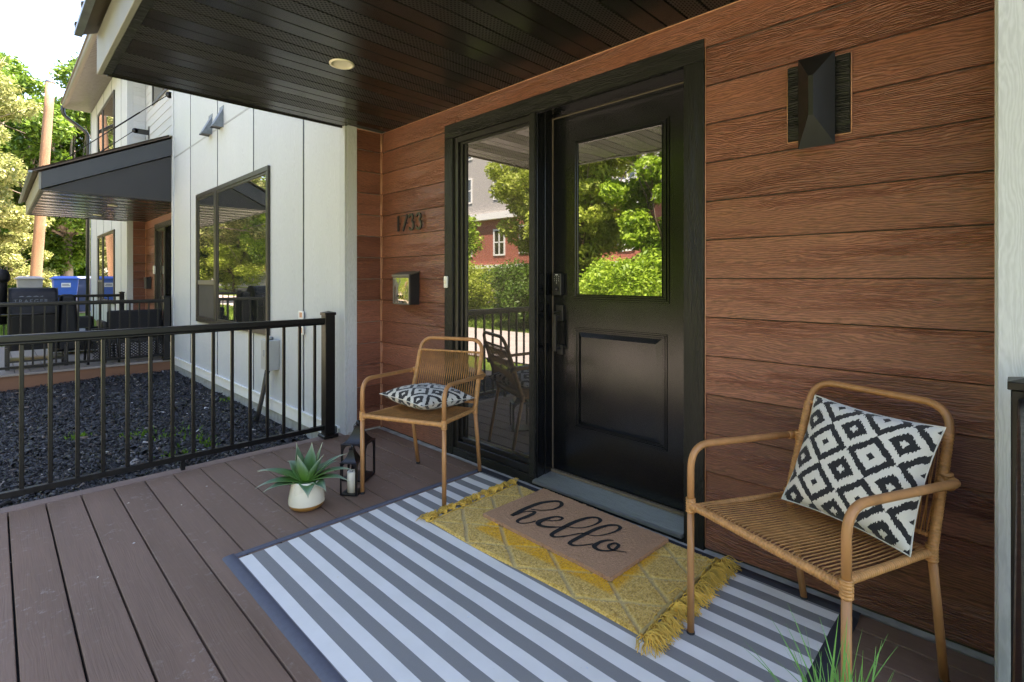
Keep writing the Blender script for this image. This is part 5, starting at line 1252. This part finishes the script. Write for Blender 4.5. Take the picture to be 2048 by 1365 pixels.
# seen directly at the left
tree('pale blossoming tree with drooping branches at the left edge of the photo', -21.5, -4.3, 10.5, 3.5, 1.7, 'leaf_white', 'bark_pale', 60000, .07, 1, tr=.17, clusters=95, droop=1.2, squash=1.0, thin=.62)
tree('bright green maple with a short pale trunk behind the blue bin', -28, .23, 11.5, 3.3, 1.6, 'leaf_green', 'bark_pale', 60000, .11, 2, tr=.22, clusters=80)
tree('tall bright green tree behind the leaning pole', -33, -1.2, 12.5, 3.6, 2.2, 'leaf_green', 'bark', 50000, .14, 3, tr=.22, clusters=60)
tree('dark green tree far behind the leaning pole', -44, -3.6, 12, 4.5, .5, 'leaf_deep', 'bark', 36000, .22, 4, tr=.3, clusters=50)
tree('dark green tree far behind the green maple', -46, 4.0, 12, 5, .6, 'leaf_deep', 'bark', 36000, .22, 5, tr=.3, clusters=50)
tree('low pale flowering shrub behind the leaning pole', -25.5, -1.9, 2.9, 1.7, .2, 'leaf_white', 'bark_pale', 14000, .06, 6, tr=.05, clusters=26, cat='shrub')
tree('round dark green bush beside the pale flowering shrub', -29, -1.1, 2.6, 1.2, .1, 'leaf_deep', 'bark', 11000, .07, 7, tr=.05, clusters=22, cat='bush')
tree('small bare trunked tree beside the covered grill chimney', -22.5, -2.55, 4.2, 1.3, 2.0, 'leaf_white', 'bark_pale', 8000, .06, 8, tr=.11, clusters=20)
tree('wide green hedge like tree across the far lawn', -38, -8, 7, 4.2, .4, 'leaf_green', 'bark', 30000, .16, 9, tr=.2, clusters=40)
# across the lane, seen in the glass reflections
rt = random.Random(5)
spots = [(-34, -9.8, 6.5, 2.6, .6, 'leaf_olive'), (-28, -11.2, 8.0, 3.0, 1.4, 'leaf_green'), (-22.5, -9.6, 6.8, 2.6, 1.0, 'leaf_lime'), (-18, -12.2, 8.6, 2.8, 1.6, 'leaf_olive'),
         (-13.5, -10.0, 4.8, 2.0, .5, 'leaf_lime'), (-9.2, -12.4, 7.6, 1.9, 2.2, 'leaf_olive'), (-6.4, -11.0, 8.4, 1.9, .4, 'leaf_olive'), (-3.1, -10.6, 7.6, 1.75, .4, 'leaf_lime'), (-.2, -11.2, 6.0, 1.9, .6, 'leaf_lime'), (-42, -11, 8, 3.4, .6, 'leaf_green'), (-50, -14, 9, 4.5, .8, 'leaf_olive'), (-60, -17, 10, 6, .6, 'leaf_green'), (-74, -22, 12, 8, .6, 'leaf_deep'),
         (2.2, -12.2, 7.8, 2.1, 1.4, 'leaf_olive'), (-7.4, -9.9, 2.0, 1.5, .1, 'leaf_deep'), (-3.8, -9.8, 2.2, 1.7, .1, 'leaf_lime'), (-11.2, -9.7, 2.1, 1.6, .1, 'leaf_olive'), (-15.8, -9.6, 2.0, 1.5, .1, 'leaf_deep'), (5.5, -11, 5, 2.2, .5, 'leaf_green'), (9.5, -12, 8, 2.8, 1.2, 'leaf_green'), (-.9, -9.7, 1.7, 1.3, .1, 'leaf_deep')]
LB = ['olive tree at the far left end of the mirrored lane', 'tall green tree left of the mirrored lime tree', 'lime green tree between two taller green trees in the big window reflection', 'tallest olive tree in the big window reflection',
      'small lime tree left of the sidelight reflection', 'thin olive tree standing before the grey wall in the sidelight reflection', 'large olive brown tree in the left half of the door glass reflection', 'bright lime tree in the right half of the door glass reflection',
      'lime tree just outside the right edge of the door glass reflection', 'distant bright green tree behind the olive trees in the window reflection', 'far olive tree at the end of the row in the window reflection', 'big bright green tree past the far olive tree', 'most distant dark green tree of the mirrored row',
      'thin tall olive tree opposite the right rattan chair', 'dark rounded shrub low in the sidelight reflection', 'lime shrub low in the middle of the door glass reflection', 'olive shrub left of the dark shrub in the sidelight reflection', 'dark shrub below the tallest mirrored olive tree', 'green tree opposite the right end of the porch', 'tall green tree opposite the white wall on the right', 'small dark shrub at the right foot of the mirrored lime tree']
assert len(LB) == len(spots), len(spots)
for i, (x, y, h, cr, z0, lf) in enumerate(spots):
    tree(LB[i], x, y, h, cr, z0, lf, 'bark', int(16000 + 5200 * h * (.6 if lf == 'leaf_olive' else 1)), .08 if h > 2.5 else .055, 20 + i, tr=.10 if h > 2.5 else .03, clusters=95, thin=1.05, cat='tree' if h > 2.5 else 'shrub', group='trees across the lane')

# apartment building across the lane (seen in the reflections)
ab = thing('apartment_building', 'red brick and grey stucco apartment building mirrored in the sidelight glass', 'building', (0, 0, 0))
AY = -23.0
MB().box(-90, AY - 10, -1, 14, AY, 2.0).build('stone_base', 'stone', ab)
MB().box(-90, AY - 10, 2.25, 14, AY - .05, 5.5).build('brick_wall', 'brick', ab)
MB().box(-90, AY - 10, 5.95, 14, AY - .05, 13.5).build('stucco_wall', 'stucco', ab)
for z0, z1, d in ((2.0, 2.25, .18), (5.5, 5.95, .30), (13.5, 13.9, .5)): MB().box(-90, AY - .2, z0, 14, AY + d, z1).build('cornice', 'white_paint', ab)
for bx0 in (-70, -52, -36, -20, -4.5): MB().box(bx0, AY - .1, 2.25, bx0 + 5.2, AY + .9, 5.5).build('brick_bay', 'brick', ab); MB().box(bx0, AY - .1, 5.95, bx0 + 5.2, AY + .9, 13.5).build('stucco_bay', 'stucco', ab)
fw = None
for z in (2.9, 6.9, 10.2):
    for i in range(30):
        x = -88.8 + i * 3.45; yy = AY - .05
        for b0 in (-70, -52, -36, -20, -4.5):
            if b0 - .2 < x < b0 + 4.6: yy = AY + .9
        if fw is None:
            m = MB(); ring(m, 0, 0, 1.15, 1.9, .11, 0, .06); m.box(.53, 0, .1, .62, .05, 1.8).box(.1, 0, .93, 1.05, .05, 1.0); fw = m.build('window', 'white_paint', ab); fw.location = (x, yy, z)
            fp = MB().box(.1, .005, .1, 1.05, .02, 1.8).build('pane', 'glass_far', fw)
        else:
            w_ = share(fw, 'window', ab, (x, yy, z)); p_ = fp.copy(); COL.objects.link(p_); p_.parent = w_
